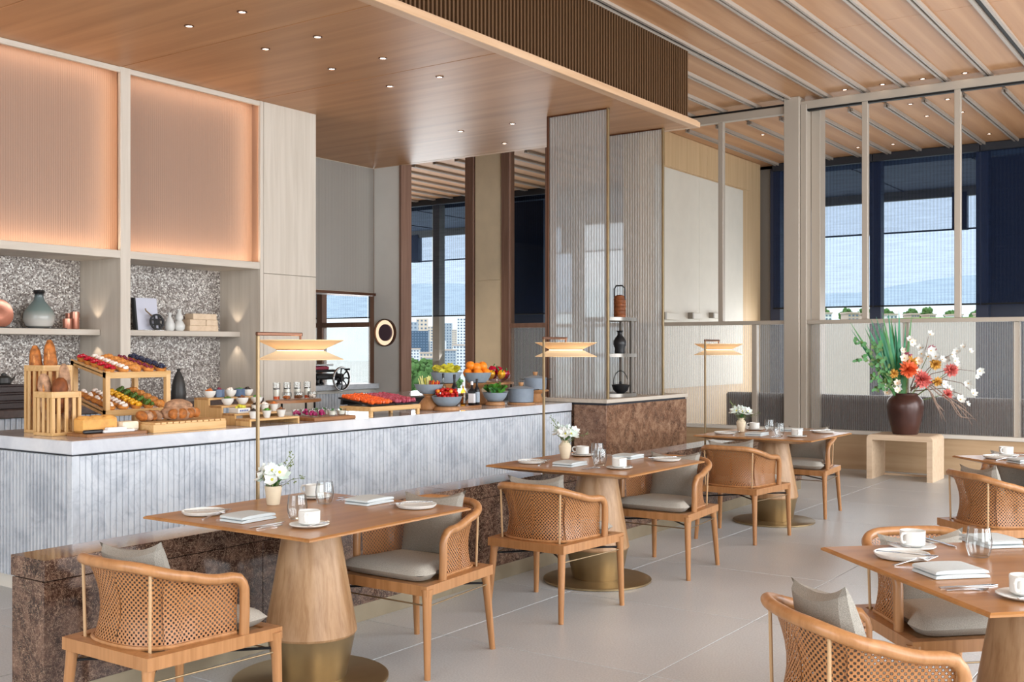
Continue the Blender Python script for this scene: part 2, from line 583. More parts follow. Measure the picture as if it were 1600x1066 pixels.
# ------------------------------------------------------------------ mesh helpers
class MB:
    def __init__(self):
        self.v, self.f, self.uv = [], [], None

    def add(self, vs, fs):
        o = len(self.v)
        self.v += [tuple(q) for q in vs]
        self.f += [tuple(i + o for i in q) for q in fs]
        return self

    def box(self, x0, x1, y0, y1, z0, z1):
        if x0 > x1: x0, x1 = x1, x0
        if y0 > y1: y0, y1 = y1, y0
        if z0 > z1: z0, z1 = z1, z0
        return self.add([(x, y, z) for z in (z0, z1) for y in (y0, y1) for x in (x0, x1)],
                        [(0, 2, 3, 1), (4, 5, 7, 6), (0, 1, 5, 4), (2, 6, 7, 3), (0, 4, 6, 2), (1, 3, 7, 5)])

    def cbox(self, x0, x1, y0, y1, z0, z1, c=.004):
        """box with chamfered edges"""
        if x0 > x1: x0, x1 = x1, x0
        if y0 > y1: y0, y1 = y1, y0
        if z0 > z1: z0, z1 = z1, z0
        c = min(c, (x1 - x0) * .45, (y1 - y0) * .45, (z1 - z0) * .45)
        V, ix = [], {}
        for sx in (0, 1):
            for sy in (0, 1):
                for sz in (0, 1):
                    P = [(x0, x1)[sx], (y0, y1)[sy], (z0, z1)[sz]]
                    S = [1 - 2 * sx, 1 - 2 * sy, 1 - 2 * sz]
                    for a in range(3):
                        q = [P[i] + (0 if i == a else S[i] * c) for i in range(3)]
                        ix[(sx, sy, sz, a)] = len(V)
                        V.append(q)
        Fs = []
        cyc = ((0, 0), (1, 0), (1, 1), (0, 1))
        for a in range(3):
            b, d = (a + 1) % 3, (a + 2) % 3
            for s in (0, 1):
                q = []
                for m, n in cyc:
                    k = [0, 0, 0]
                    k[a], k[b], k[d] = s, m, n
                    q.append(ix[(*k, a)])
                Fs.append(tuple(q) if s else tuple(reversed(q)))
            for m in (0, 1):
                for n in (0, 1):
                    k0, k1 = [0, 0, 0], [0, 0, 0]
                    k0[a], k0[b], k0[d] = 0, m, n
                    k1[a], k1[b], k1[d] = 1, m, n
                    q = (ix[(*k0, b)], ix[(*k1, b)], ix[(*k1, d)], ix[(*k0, d)])
                    Fs.append(q if (m == n) else tuple(reversed(q)))
        for sx in (0, 1):
            for sy in (0, 1):
                for sz in (0, 1):
                    q = tuple(ix[(sx, sy, sz, a)] for a in range(3))
                    Fs.append(q if (sx + sy + sz) % 2 else tuple(reversed(q)))
        return self.add(V, Fs)

    def lathe(self, prof, n=24, c=(0, 0, 0), cap=True, arc=2 * PI, a0=0):
        V, Fs = [], []
        full = abs(arc - 2 * PI) < 1e-6
        m = n if full else n + 1
        for r, z in prof:
            for i in range(m):
                a = a0 + arc * i / n
                V.append((c[0] + r * math.cos(a), c[1] + r * math.sin(a), c[2] + z))
        for j in range(len(prof) - 1):
            for i in range(n):
                i2 = (i + 1) % m if full else i + 1
                Fs.append((j * m + i, j * m + i2, (j + 1) * m + i2, (j + 1) * m + i))
        if cap and full:
            Fs.append(tuple(reversed(range(m))))
            Fs.append(tuple((len(prof) - 1) * m + i for i in range(m)))
        return self.add(V, Fs)

    def tube(self, pts, rad, n=8, cap=True, flat=1.0):
        pts = [Vector(p) for p in pts]
        if not isinstance(rad, (list, tuple)):
            rad = [rad] * len(pts)
        V, Fs = [], []
        up = None
        for i, p in enumerate(pts):
            d = (pts[min(i + 1, len(pts) - 1)] - pts[max(i - 1, 0)])
            d = d.normalized() if d.length > 1e-9 else Vector((0, 0, 1))
            if up is None:
                ref = Vector((0, 0, 1)) if abs(d.z) < .9 else Vector((1, 0, 0))
                up = (ref - d * ref.dot(d)).normalized()
            else:
                up = (up - d * up.dot(d))
                up = up.normalized() if up.length > 1e-6 else d.orthogonal().normalized()
            sd = d.cross(up)
            for k in range(n):
                a = 2 * PI * k / n
                V.append(p + (sd * math.cos(a) + up * math.sin(a) * flat) * rad[i])
        for i in range(len(pts) - 1):
            for k in range(n):
                k2 = (k + 1) % n
                Fs.append((i * n + k, i * n + k2, (i + 1) * n + k2, (i + 1) * n + k))
        if cap:
            Fs.append(tuple(reversed(range(n))))
            Fs.append(tuple((len(pts) - 1) * n + k for k in range(n)))
        return self.add(V, Fs)

    def ball(self, c, r, nu=10, nv=6, jit=0., rot=None):
        rx, ry, rz = r if isinstance(r, (tuple, list)) else (r, r, r)
        V, Fs = [], []
        M = rot
        for j in range(nv + 1):
            th = PI * j / nv
            ring = 1 if j in (0, nv) else nu
            for i in range(ring):
                ph = 2 * PI * i / nu
                s = 1 + (random.uniform(-jit, jit) if jit else 0)
                q = Vector((rx * math.sin(th) * math.cos(ph) * s, ry * math.sin(th) * math.sin(ph) * s, rz * math.cos(th) * s))
                if M is not None:
                    q = M @ q
                V.append((c[0] + q.x, c[1] + q.y, c[2] + q.z))

        def idx(j, i):
            if j == 0: return 0
            if j == nv: return 1 + (nv - 1) * nu
            return 1 + (j - 1) * nu + i % nu
        for j in range(nv):
            for i in range(nu):
                q = [idx(j, i), idx(j + 1, i), idx(j + 1, i + 1), idx(j, i + 1)]
                q2 = []
                for k in q:
                    if k not in q2:
                        q2.append(k)
                Fs.append(tuple(q2))
        return self.add(V, Fs)

    def prism(self, poly, z0, z1):
        n = len(poly)
        V = [(x, y, z0) for x, y in poly] + [(x, y, z1) for x, y in poly]
        Fs = [tuple(reversed(range(n))), tuple(range(n, 2 * n))]
        Fs += [(i, (i + 1) % n, n + (i + 1) % n, n + i) for i in range(n)]
        return self.add(V, Fs)

    def grid(self, fn, nu, nv):
        V = [fn(i / nu, j / nv) for j in range(nv + 1) for i in range(nu + 1)]
        Fs = [(j * (nu + 1) + i, j * (nu + 1) + i + 1, (j + 1) * (nu + 1) + i + 1, (j + 1) * (nu + 1) + i)
              for j in range(nv) for i in range(nu)]
        return self.add(V, Fs)

    def xf(self, M):
        self.v = [tuple(M @ Vector(p)) for p in self.v]
        return self

    def mesh(self, name, mat, smooth=True, ang=35):
        me = bpy.data.meshes.new(name)
        me.from_pydata(self.v, [], self.f)
        if self.uv:
            ul = me.uv_layers.new(name='UVMap')
            for lp in me.loops:
                ul.data[lp.index].uv = self.uv[lp.vertex_index]
        if smooth:
            me.polygons.foreach_set('use_smooth', [True] * len(me.polygons))
            me.set_sharp_from_angle(angle=R(ang))
        me.materials.append(MATS[mat])
        me.update()
        return me

    def build(self, name, mat, parent=None, loc=(0, 0, 0), rot=(0, 0, 0), smooth=True, ang=35):
        return obj(name, self.mesh(name, mat, smooth, ang), parent, loc, rot)


def obj(name, me, parent=None, loc=(0, 0, 0), rot=(0, 0, 0)):
    o = bpy.data.objects.new(name, me)
    C.objects.link(o)
    o.parent = parent
    o.location, o.rotation_euler = loc, rot
    return o


def tag(o, label=None, cat=None, group=None, kind=None):
    if label: o['label'] = label
    if cat: o['category'] = cat
    if group: o['group'] = group
    if kind: o['kind'] = kind
    return o


def thing(name, label, cat, loc=(0, 0, 0), rz=0, group=None, kind=None):
    o = bpy.data.objects.new(name, None)
    C.objects.link(o)
    o.empty_display_size = .05
    o.location, o.rotation_euler = loc, (0, 0, rz)
    return tag(o, label, cat, group, kind)



def copy_tree(o, label=None, loc=None, rz=None, parent=None):
    c = o.copy()
    C.objects.link(c)
    c.parent = parent
    if label: c['label'] = label
    if loc is not None: c.location = loc
    if rz is not None: c.rotation_euler = (0, 0, rz)
    for ch in list(o.children):
        copy_tree(ch, parent=c)
    return c


def struct(name, mb, mat, parent=None, smooth=False):
    o = mb.build(name, mat, parent, smooth=smooth)
    o['kind'] = 'structure'
    return o


ORD = ['first', 'second', 'third', 'fourth', 'fifth', 'sixth', 'seventh', 'eighth', 'ninth', 'tenth']
B = MB

# ================================================================== the setting
CEIL, DROP = 4.66, 3.83
WY = 17.9           # plane of the far windows
PY = 13.25          # plane of the glazed partition
LX = -7.8           # front of the left shelf wall

# ---- floor: stone slabs in a bed
fl = struct('floor', B().box(-18.6, 3.7, -3.4, 18.6, -.12, -.004), 'greige_dark')
TS = 1.2
tile_me = B().cbox(0, TS - .006, 0, TS - .006, -.02, 0, .0015).mesh('floor_tile', 'floor_stone', False)
nt = 0
for i in range(-5, 6):
    for j in range(-1, 12):
        x, y = -3.47 + i * TS, 1.95 + j * TS - (0 if i % 2 else .0)
        if x > 3.4 or y > 14.5 or x < -9.7:
            continue
        obj('floor_tile', tile_me, fl, (x, y, 0))
obj('floor_field', B().box(-18.5, -9.48, -3.3, 18.4, -.02, -.001).mesh('floor_field', 'floor_stone', False), fl)
obj('floor_field', B().box(-9.47, 3.6, 16.36, 18.4, -.02, -.001).mesh('floor_field', 'floor_stone', False), fl)
obj('floor_field', B().box(-9.47, 3.6, -3.3, .745, -.02, -.001).mesh('floor_field', 'floor_stone', False), fl)

# ---- main ceiling: wood panels between metal ribs
cl = struct('ceiling', B().box(-18.6, 3.7, -3.4, 18.3, CEIL + .03, CEIL + .15), 'slat_back')
RP = .472
pan = {}
for k in range(-27, 18):
    x0 = -4.97 + RP * k
    if x0 < -18.4 or x0 > 3.1:
        continue
    for (ya, yb) in ((-3.3, 4.6), (4.6, 10.6), (10.6, 13.4), (13.4, 18.2)):
        if x0 < -9.6 and yb < 10.7:
            continue
        key = (ya, yb)
        if key not in pan:
            pan[key] = B().box(.028, RP - .028, ya + .003, yb - .003, CEIL, CEIL + .03).mesh('ceiling_panel', 'ceiling_wood', False)
        obj('ceiling_panel', pan[key], cl, (x0, 0, 0))


def rib_mesh(y0, y1):
    m = B().box(-.03, .03, y0, y1, CEIL + .0, CEIL + .029)
    m.box(-.036, -.012, y0, y1, CEIL - .04, CEIL + .01)
    m.box(.012, .036, y0, y1, CEIL - .04, CEIL + .01)
    return m.mesh('ceiling_rib', 'rib_metal', False)


rib_a, rib_b = rib_mesh(-3.3, 13.42), rib_mesh(14.23, 17.76)
rib_c = rib_mesh(10.6, 13.42)
slot_me = B().box(-.024, .024, -3.3, 13.42, CEIL - .006, CEIL + .02).mesh('track_slot', 'black_slot', False)
slot_edge = B().box(-.06, -.03, -3.3, 13.42, CEIL - .03, CEIL + .01).box(.03, .06, -3.3, 13.42, CEIL - .03, CEIL + .01).mesh('track_edge', 'rib_metal', False)
for k in range(-27, 18):
    x0 = -4.97 + RP * k
    if x0 < -18.4 or x0 > 3.1:
        continue
    if k in (0, 6, 12):
        obj('track_slot', slot_me, cl, (x0, 0, 0))
        obj('track_edge', slot_edge, cl, (x0, 0, 0))
    else:
        obj('ceiling_rib', rib_a if x0 > -5 else rib_c, cl, (x0, 0, 0))
    obj('ceiling_rib', rib_b, cl, (x0, 0, 0))

# ---- dropped ceiling over the buffet, with a slatted bulkhead
DX, DY = -4.91, 10.5
dc = struct('ceiling_dropped', B().box(-9.55, DX - .02, -3.3, DY - .02, DROP + .03, DROP + .07), 'lip_wood')
ys = [-3.3, -.3, 1.15, 2.6, 4.05, 5.47, 6.93, DY]
for a, b in zip(ys, ys[1:]):
    B().cbox(-9.55, DX - .012, a + .004, b - .004, DROP, DROP + .03, .003).build('ceiling_panel', 'dropped_wood', dc, smooth=False)
B().cbox(DX - .10, DX, -3.3, DY, DROP - .002, DROP + .055, .004).build('edge_lip', 'lip_wood', dc, smooth=False)
B().cbox(-9.55, DX - .1, DY - .08, DY, DROP - .002, DROP + .055, .004).build('edge_lip', 'lip_wood', dc, smooth=False)
B().box(-5.16, -5.05, -3.3, DY - .2, DROP + .07, CEIL).box(-9.5, -5.05, DY - .3, DY - .2, DROP + .07, CEIL).build('bulkhead_backing', 'slat_back', dc, smooth=False)
slat_me = B().box(-.018, .018, -.0105, .0105, DROP + .07, CEIL - .004).mesh('bulkhead_slat', 'slat', False)
for i in range(120):
    y = DY - .12 - i * .05
    if y < 4.6:
        break
    obj('bulkhead_slat', slat_me, dc, (-5.02, y, 0))
B().box(-4.985, -4.955, 3.0, DY - .12, DROP + .056, DROP + .062).build('light_strip', 'emit_slat', dc, smooth=False)
# seam bars between dropped ceiling and the shelf wall are part of the panels above

# ---- downlights
dl_ring = B().lathe([(.024, .0), (.036, .0), (.036, -.004), (.024, -.006), (.024, .0)], 20, cap=False).mesh('rim', 'copper_dark')
dl_disc = B().lathe([(.024, -.001), (.0, -.001)], 16, cap=False).mesh('bulb', 'emit_down')


def downlight(x, y, z, label, group, e=0):
    t = thing('downlight', label, 'ceiling light', (x, y, z - .001), 0, group)
    obj('rim', dl_ring, t)
    obj('bulb', dl_disc, t)
    if e:
        l = bpy.data.lights.new('downlight_beam', 'SPOT')
        l.energy, l.color, l.spot_size, l.spot_blend, l.shadow_soft_size = e, (1, .86, .7), R(75), .6, .03
        o = bpy.data.objects.new('downlight_beam', l)
        C.objects.link(o)
        o.parent = t
        o.location = (0, 0, -.03)


for i, y in enumerate((5.06, 5.79, 6.52, 7.25)):
    downlight(-6.41, y, DROP, f'small round downlight, {ORD[i]} from the left in the row nearer the shelf wall', 'downlights over the buffet', 14)
    downlight(-5.84, y, DROP, f'small round downlight, {ORD[i]} from the left in the row above the buffet edge', 'downlights over the buffet', 14)
for n, (x, y, s) in enumerate(((-7.11, 9.19, 'left of a pair over the far end of the buffet'), (-6.43, 9.19, 'right of a pair over the far end of the buffet'),
                               (-7.12, 10.02, 'nearest the far edge of the dropped ceiling'))):
    downlight(x, y, DROP, 'small round downlight, ' + s, 'downlights over the buffet', 40)
for i, x in enumerate((-4.22, -3.765, -3.3, -2.83)):
    downlight(x, 13.14, CEIL, f'tiny recessed spotlight, {ORD[i]} from the column in the row before the beam', 'spots between the ceiling ribs')
for i, (x, y) in enumerate(((-5.24, 15.24), (-3.77, 14.4), (-3.78, 15.27), (-3.31, 14.4), (-3.33, 15.29), (-4.73, 17.07), (-5.26, 17.03), (-3.34, 17.07), (-6.1, 15.2))):
    downlight(x, y, CEIL, ('tiny recessed spotlight just right of the column, beyond the beam', 'tiny recessed spotlight close behind the beam, left of two',
                           'tiny recessed spotlight a step behind the beam, left of two', 'tiny recessed spotlight close behind the beam, right of two',
                           'tiny recessed spotlight a step behind the beam, right of two', 'tiny recessed spotlight near the far shade, second of three',
                           'tiny recessed spotlight near the far shade, leftmost of three', 'tiny recessed spotlight near the far shade, rightmost of three',
                           'tiny recessed spotlight left of the column over the beige wall')[i], 'spots between the ceiling ribs')

for i, (x, y) in enumerate(((-11.4, 12.1), (-10.2, 11.6), (-9.1, 11.9))):
    downlight(x, y, CEIL, f'tiny recessed spotlight over the passage behind the buffet, {ORD[i]} from the left', 'spots over the passage', 130)

# ---- left shelf wall
wl = struct('wall_left', B().box(-8.52, -8.4, -3.3, 7.7, 0, DROP + .03), 'pale_ash')
bays = [(2.6, 3.98), (4.08, 5.46), (5.56, 6.98)]
for (a, b) in bays:
    B().box(-8.4, -8.375, a, b, 1.0, 2.24).build('mosaic_panel', 'mosaic', wl, smooth=False)
posts = [2.55, 4.03, 5.51]
for y in posts:
    B().cbox(-7.835, LX, y - .048, y + .048, 0, DROP, .003).build('upright', 'pale_ash', wl, smooth=False)
    B().cbox(-8.4, -7.836, y - .046, y + .046, 0, 2.30, .002).build('side_panel', 'pale_ash', wl, smooth=False)
    B().box(-8.4, -7.836, y + .036, y + .046, 2.31, DROP).build('light_divider', 'backlit_panel', wl, smooth=False)
B().box(-8.4, -7.836, 7.02, 7.06, 2.31, DROP).build('light_divider', 'backlit_panel', wl, smooth=False)
B().cbox(-7.835, LX - .004, 1.0, 6.98, DROP - .045, DROP - .001, .003).build('head_rail', 'pale_ash_flat', wl, smooth=False)
B().cbox(-7.835, LX - .004, 1.0, 6.98, 2.235, 2.30, .003).build('cabinet_rail', 'pale_ash_flat', wl, smooth=False)
B().cbox(-8.4, -7.836, 1.0, 6.98, 2.235, 2.26, .003).build('niche_soffit', 'pale_ash_flat', wl, smooth=False)


def fluted_sheet(w, h, pitch, depth, thick=.006):
    """vertical flutes, sheet in local x (0..w), z (0..h); flutes swell towards -y"""
    n = max(2, int(round(w / pitch))) * 6
    m = B()
    V, Fs = [], []
    for i in range(n + 1):
        x = w * i / n
        y = -depth * abs(math.sin(PI * (i / 6)))
        V += [(x, y, 0), (x, y, h)]
    Fs = [(2 * i, 2 * i + 2, 2 * i + 3, 2 * i + 1) for i in range(n)]
    k = len(V)
    V += [(0, thick, 0), (0, thick, h), (w, thick, 0), (w, thick, h)]
    Fs += [(k, k + 1, k + 3, k + 2), (0, 1, k + 1, k), (2 * n, k + 2, k + 3, 2 * n + 1)]
    return m.add(V, Fs)


for (a, b) in bays:
    fs = fluted_sheet(b - a + .08, DROP - 2.265, .02, .0015)
    fs.build('fluted_backlit_panel', 'backlit_panel', wl, (-7.96, a, 2.263), (0, 0, R(90)), ang=60)
    B().box(-7.89, -7.845, a + .02, b, 2.262, 2.268).build('light_strip', 'emit_strip', wl, smooth=False)
    B().box(-7.85, -7.838, a + .02, b, DROP - .02, DROP - .012).build('light_strip', 'emit_strip', wl, smooth=False)
    B().box(-7.85, -7.838, b + .02, b + .032, 2.31, DROP - .06).build('light_strip', 'emit_strip', wl, smooth=False)
# shelves inside the niches
for k, (a, b) in enumerate(bays):
    t = thing('wall_shelf', ('empty pale wooden wall shelf left of the copper plate shelf',
              'pale wooden wall shelf carrying the grey gourd vase', 'pale wooden wall shelf carrying the white book')[k], 'shelf', (0, 0, 0), 0, 'shelves in the mosaic niches')
    B().cbox(-8.374, -8.08, a + .001, b - .001, 1.594, 1.643, .003).build('board', 'pale_ash_flat', t, smooth=False)
# small niche lamps at the shelf ends (one up, one down), as in the photograph
for (yy) in (5.40, 6.92):
    for z, rx in ((1.662, 180), (1.575, 0)):
        l = bpy.data.lights.new('niche_spot', 'SPOT')
        l.energy, l.color, l.spot_size, l.spot_blend, l.shadow_soft_size = 2.2, (1, .84, .66), R(80), .5, .01
        o = bpy.data.objects.new('niche_spot', l)
        C.objects.link(o)
        o.location, o.rotation_euler = (-8.12, yy, z), (R(rx), 0, 0)
# pillar
pil = struct('wall_pillar', B().box(-9.6, LX - .03, 7.06, 7.69, 0, DROP + .03), 'pale_ash')
B().cbox(LX - .03, LX, 6.98, 7.02, 0, DROP, .002).cbox(-8.6, LX - .03, 6.98, 7.02, 0, 2.3, .002).build('edge_strip', 'pale_ash', pil, smooth=False)
B().cbox(LX - .03, LX, 7.025, 7.71, 0, 2.195, .002).build('wood_panel', 'pale_ash', pil, smooth=False)
B().cbox(LX - .03, LX, 7.025, 7.71, 2.2, DROP, .002).build('wood_panel', 'pale_ash', pil, smooth=False)
# wall behind the pillar up to the hood, and the pier with the round lamp
struct('wall_kitchen', B().box(-9.62, -9.5, 7.69, 8.7, 0, DROP + .03), 'pale_ash')
pier = struct('wall_pier', B().box(-9.52, -9.07, 10.46, 10.62, 0, CEIL), 'white_wall')
B().cbox(-9.075, -9.035, 10.44, 10.64, 0, CEIL, .003).build('edge_trim', 'brown_frame', pier, smooth=False)
# extraction hood
hd = thing('extractor_hood', 'flat grey fabric-faced hood panel hanging over the slicer counter', 'hood')
B().box(-9.75, -9.52, 8.7, 10.45, 2.2, DROP + .02).build('body', 'greige_metal', hd, smooth=False)
fluted_sheet(1.74, DROP - 2.22, .02, .002).build('fluted_face', 'fluted_grey', hd, (-9.515, 8.7, 2.21), (0, 0, R(90)), ang=60)
B().cbox(-9.78, -9.47, 8.65, 10.44, 2.165, 2.2, .003).build('bottom_lip', 'copper_dark', hd, smooth=False)

# ---- enclosing walls with window openings
def wall_with_openings(name, axis, pos, thick, lo, hi, z1, ops, zb, zt, mat):
    m = B()
    cuts = [lo] + [q for o in ops for q in o] + [hi]
    for k in range(0, len(cuts) - 1):
        a, b = cuts[k], cuts[k + 1]
        spans = [(0, z1)] if k % 2 == 0 else [(0, zb), (zt, z1)]
        for (z0, z9) in spans:
            if z9 - z0 < 1e-3: continue
            if axis == 'x': m.box(pos, pos + thick, a, b, z0, z9)
            else: m.box(a, b, pos, pos + thick, z0, z9)
    return struct(name, m, mat)


wall_with_openings('wall_right', 'x', 3.4, .15, -3.4, 18.3, CEIL + .1, [(-1.4, 1.8), (2.8, 6.0), (7.0, 10.2), (10.8, 13.6)], .35, 4.3, 'plaster')
wall_with_openings('wall_back', 'y', -3.25, .15, -18.6, 3.6, CEIL + .1, [(-6.2, -.6)], .45, 4.1, 'plaster')
struct('wall_far_left', B().box(-18.7, -18.55, -3.4, 18.3, 0, CEIL + .1), 'plaster')

# ---- beige wall beyond the partition
wb = struct('wall_beige', B().box(-7.4, -7.15, PY + .05, 17.7, 0, CEIL), 'beige_ply')
for a, b in ((PY + .12, 14.05), (14.06, 15.5), (15.51, 17.2)):
    B().cbox(-7.152, -7.135, a, b, 4.15, CEIL - .01, .003).build('upper_panel', 'beige_ply', wb, smooth=False)
for a, b in ((13.75, 15.2), (15.206, 16.9)):
    B().cbox(-7.15, -7.128, a, b, .9, 4.12, .003).build('white_panel', 'panel_white', wb, smooth=False)
for i, (px, dz) in enumerate(((1088, 0), (1125, 0), (1159, 0))):
    y = (13.95, 14.85, 15.6)[i]
    B().cbox(-7.127, -7.05, y, y + (.42, .3, .34)[i], 1.9 + .03 * i, 2.0 + .02 * i, .004).build('ledge_box', 'panel_white', wb, smooth=False)
    B().cbox(-7.127, -7.045, y - .05, y, 1.9 + .03 * i, 2.005 + .02 * i, .003).build('ledge_end', 'greige_dark', wb, smooth=False)

# ---- far windows
mull = [-18.2, -16.35, -14.5, -12.7, -11.0, -9.2, -6.95, -5.24, -3.6, -1.9, -.2, 1.5, 3.3]
far = struct('wall_far', B().box(-18.6, 3.6, WY + .02, WY + .2, 0, .42).box(-18.6, 3.6, WY + .02, WY + .2, CEIL - .05, CEIL + .12)
             .box(-9.2, -7.0, WY + .02, WY + .2, .42, CEIL), 'greige_dark')
nwin = 0
SHADE_Z = 2.165
shade_labels = {(-18.2): 'leftmost', }
for a, b in zip(mull, mull[1:]):
    if a in (-9.2,):
        continue
    nwin += 1
    wn = thing(f'window_{nwin}', None, None, (0, 0, 0), 0, None, 'structure')
    B().cbox(a - .09, a + .09, WY - .03, WY + .17, .42, CEIL - .05, .006).build('mullion', 'navy_metal' if a > -8 else 'greige_dark', wn, smooth=False)
    B().cbox(a + .09, b - .09, WY - .02, WY + .15, .42, .5, .005).build('sill', 'greige_metal', wn, smooth=False)
    B().box(a + .09, b - .09, WY + .06, WY + .068, .5, CEIL - .05).build('pane', 'pane_clear', wn, smooth=False)
    if (-18.3 < a < -11.5) or (-7 < a < -1):
        nm = {-18.2: 'pane seen under the kitchen hood', -16.35: 'left pane behind the fruit bowls', -14.5: 'second pane behind the fruit bowls', -12.7: 'dark pane left of the fluted screens',
              -6.95: 'far pane left of the column', -5.24: 'wide pane right of the column', -3.6: 'dark pane at the right edge', -1.9: 'pane beyond the right edge'}[a]
        sh = thing('roller_shade', f'dark mesh roller shade drawn halfway over the {nm}', 'roller shade', (a, WY - .14, 0), 0, 'mesh roller shades')
        B().box(.012, b - a - .012, 0, .0015, SHADE_Z + .02, CEIL - .12).build('mesh_cloth', 'shade_mesh', sh, smooth=False)
        B().cbox(.012, b - a - .012, -.012, .012, SHADE_Z - .005, SHADE_Z + .02, .003).build('hem_bar', 'black_slot', sh, smooth=False)
        B().cbox(.006, b - a - .006, -.05, .06, CEIL - .13, CEIL - .005, .006).build('roller_box', 'dark_trim', sh, smooth=False)
# dark outer piers beyond the glass, canopy, outer blind
struct('wall_outer_pier', B().box(-3.55, -1.7, WY + .35, WY + .7, -.5, CEIL + .1), 'navy_metal')
struct('wall_outer_pier', B().box(-12.72, -12.0, WY + .35, WY + .7, -.5, CEIL + .1), 'navy_metal')
cn = struct('ceiling_canopy', B().box(-20, 6, WY + .2, 21.3, 4.5, 4.75), 'canopy_grey')
for i in range(14):
    x = -19 + i * 1.9
    B().box(x, x + .03, WY + .2, 21.2, 4.485, 4.5).build('canopy_joint', 'navy_metal', cn, smooth=False)
B().box(-20, 6, 21.2, 21.32, 4.33, 4.5).build('canopy_edge', 'greige_dark', cn, smooth=False)
for i, x in enumerate((-17.9, -16.0, -14.5, -13.3, -7.9, -6.3, -4.66, -3.0)):
    B().box(x - .13, x + .13, 21.18, 21.34, 3.7, 4.4).build('canopy_post', 'navy_metal', cn, smooth=False)
B().box(-20, 6, 21.24, 21.245, 3.72, 4.4).build('outer_screen', 'outer_blind', cn, smooth=False)
B().box(-20, 6, 21.225, 21.26, 3.70, 3.73).build('outer_screen_hem', 'navy_metal', cn, smooth=False)

struct('terrace', B().box(-22, 8, WY + .2, 25, -.3, -.05), 'plaster')
struct('wall_added_backing', B().box(-8.6, 8, 24.5, 24.7, -.05, 2.07), 'plaster')  # pale wall added outside to whiten the fluted panes before it

# ---- glazed partition with fluted lower panes
gp = thing('glazed_partition', 'greige framed partition with fluted glass lower panes and open top', 'partition')
B().cbox(-5.0, -4.80, PY - .1, PY + .12, 0, CEIL, .006).cbox(-4.795, -4.72, PY - .06, PY + .12, 0, CEIL - .1, .004).cbox(-4.715, -4.6, PY + .1, PY + .3, 0, CEIL - .04, .004).build('column', 'greige_metal', gp, smooth=False)
B().cbox(-4.80, 3.3, PY - .05, PY + .05, 4.50, 4.60, .006).build('top_beam', 'greige_metal', gp, smooth=False)
B().box(-4.80, 3.3, PY - .03, PY + .03, 4.475, 4.50).build('beam_shadow_gap', 'black_slot', gp, smooth=False)
B().cbox(-7.1, -5.0, PY - .05, PY + .05, 4.47, 4.57, .006).build('top_beam', 'greige_metal', gp, smooth=False)
B().box(-7.1, -5.0, PY - .03, PY + .03, 4.57, 4.6).build('beam_shadow_gap', 'black_slot', gp, smooth=False)
for x in (-5.89, -4.0, -2.93, -1.86, -.8, .3):
    B().cbox(x - .035, x + .035, PY - .035, PY + .035, 1.84, 4.5, .004).build('upper_mullion', 'greige_metal', gp, smooth=False)
for (a, b) in ((-8.6, -5.0), (-4.72, 3.3)):
    B().cbox(a, b, PY - .05, PY + .05, 1.79, 1.84, .004).build('mid_rail', 'greige_metal', gp, smooth=False)
    B().cbox(a, b, PY - .06, PY + .05, .43, .475, .004).build('bottom_rail', 'plaster', gp, smooth=False)
    B().cbox(a, b, PY - .03, PY + .05, 0, .43, .003).build('base_panel', 'base_ply', gp, smooth=False)
lm = [-8.6, -7.0, -5.42, -5.0]
for a, b in zip(lm, lm[1:]):
    fluted_sheet(b - a - .04, 1.315, .026, .009).build('fluted_pane', 'fluted_low', gp, (a + .02, PY, .475), ang=60)
    if b != -5.0:
        B().cbox(b - .035, b + .035, PY - .04, PY + .04, .475, 1.79, .004).build('lower_mullion', 'greige_metal', gp, smooth=False)
lm = [-4.70, -3.52, -2.3, -1.1, .1, 1.3]
for a, b in zip(lm, lm[1:]):
    fluted_sheet(b - a - .04, 1.315, .026, .009).build('fluted_pane', 'fluted_low', gp, (a + .02, PY, .475), ang=60)
    B().cbox(b - .035, b + .035, PY - .0, PY + .04, .475, 1.79, .004).build('lower_mullion', 'greige_metal', gp, smooth=False)
# left part of the partition: beige pillar, brown framed bays
pl = struct('wall_beige_pillar', B().box(-9.97, -9.46, PY, PY + .3, 0, CEIL), 'beige_light')
B().cbox(-9.96, -9.48, PY - .015, PY, 0, 2.52, .003).build('wood_panel', 'beige_light', pl, smooth=False)
B().cbox(-9.96, -9.48, PY - .015, PY, 2.526, CEIL, .003).build('wood_panel', 'beige_light', pl, smooth=False)
bf = thing('brown_window_screen', 'brown framed glass screen either side of the beige pillar', 'screen')
for x0, x1 in ((-10.14, -9.98), (-9.45, -9.3), (-8.66, -8.55)):
    B().cbox(x0, x1, PY - .04, PY + .1, 0, CEIL - .01, .005).build('upright', 'brown_frame', bf, smooth=False)
B().cbox(-9.3, -8.66, PY - .03, PY + .06, 1.79, 1.86, .004).build('rail', 'brown_frame', bf, smooth=False)
fluted_sheet(.63, 1.35, .026, .009).build('fluted_pane', 'fluted_low', bf, (-9.295, PY, .44), ang=60)
B().box(-9.3, -8.66, PY - .02, PY + .05, 0, .44).build('base_panel', 'base_ply', bf, smooth=False)
B().box(-9.3, -8.66, PY + .01, PY + .016, 1.86, CEIL - .02).build('pane', 'pane_clear', bf, smooth=False)
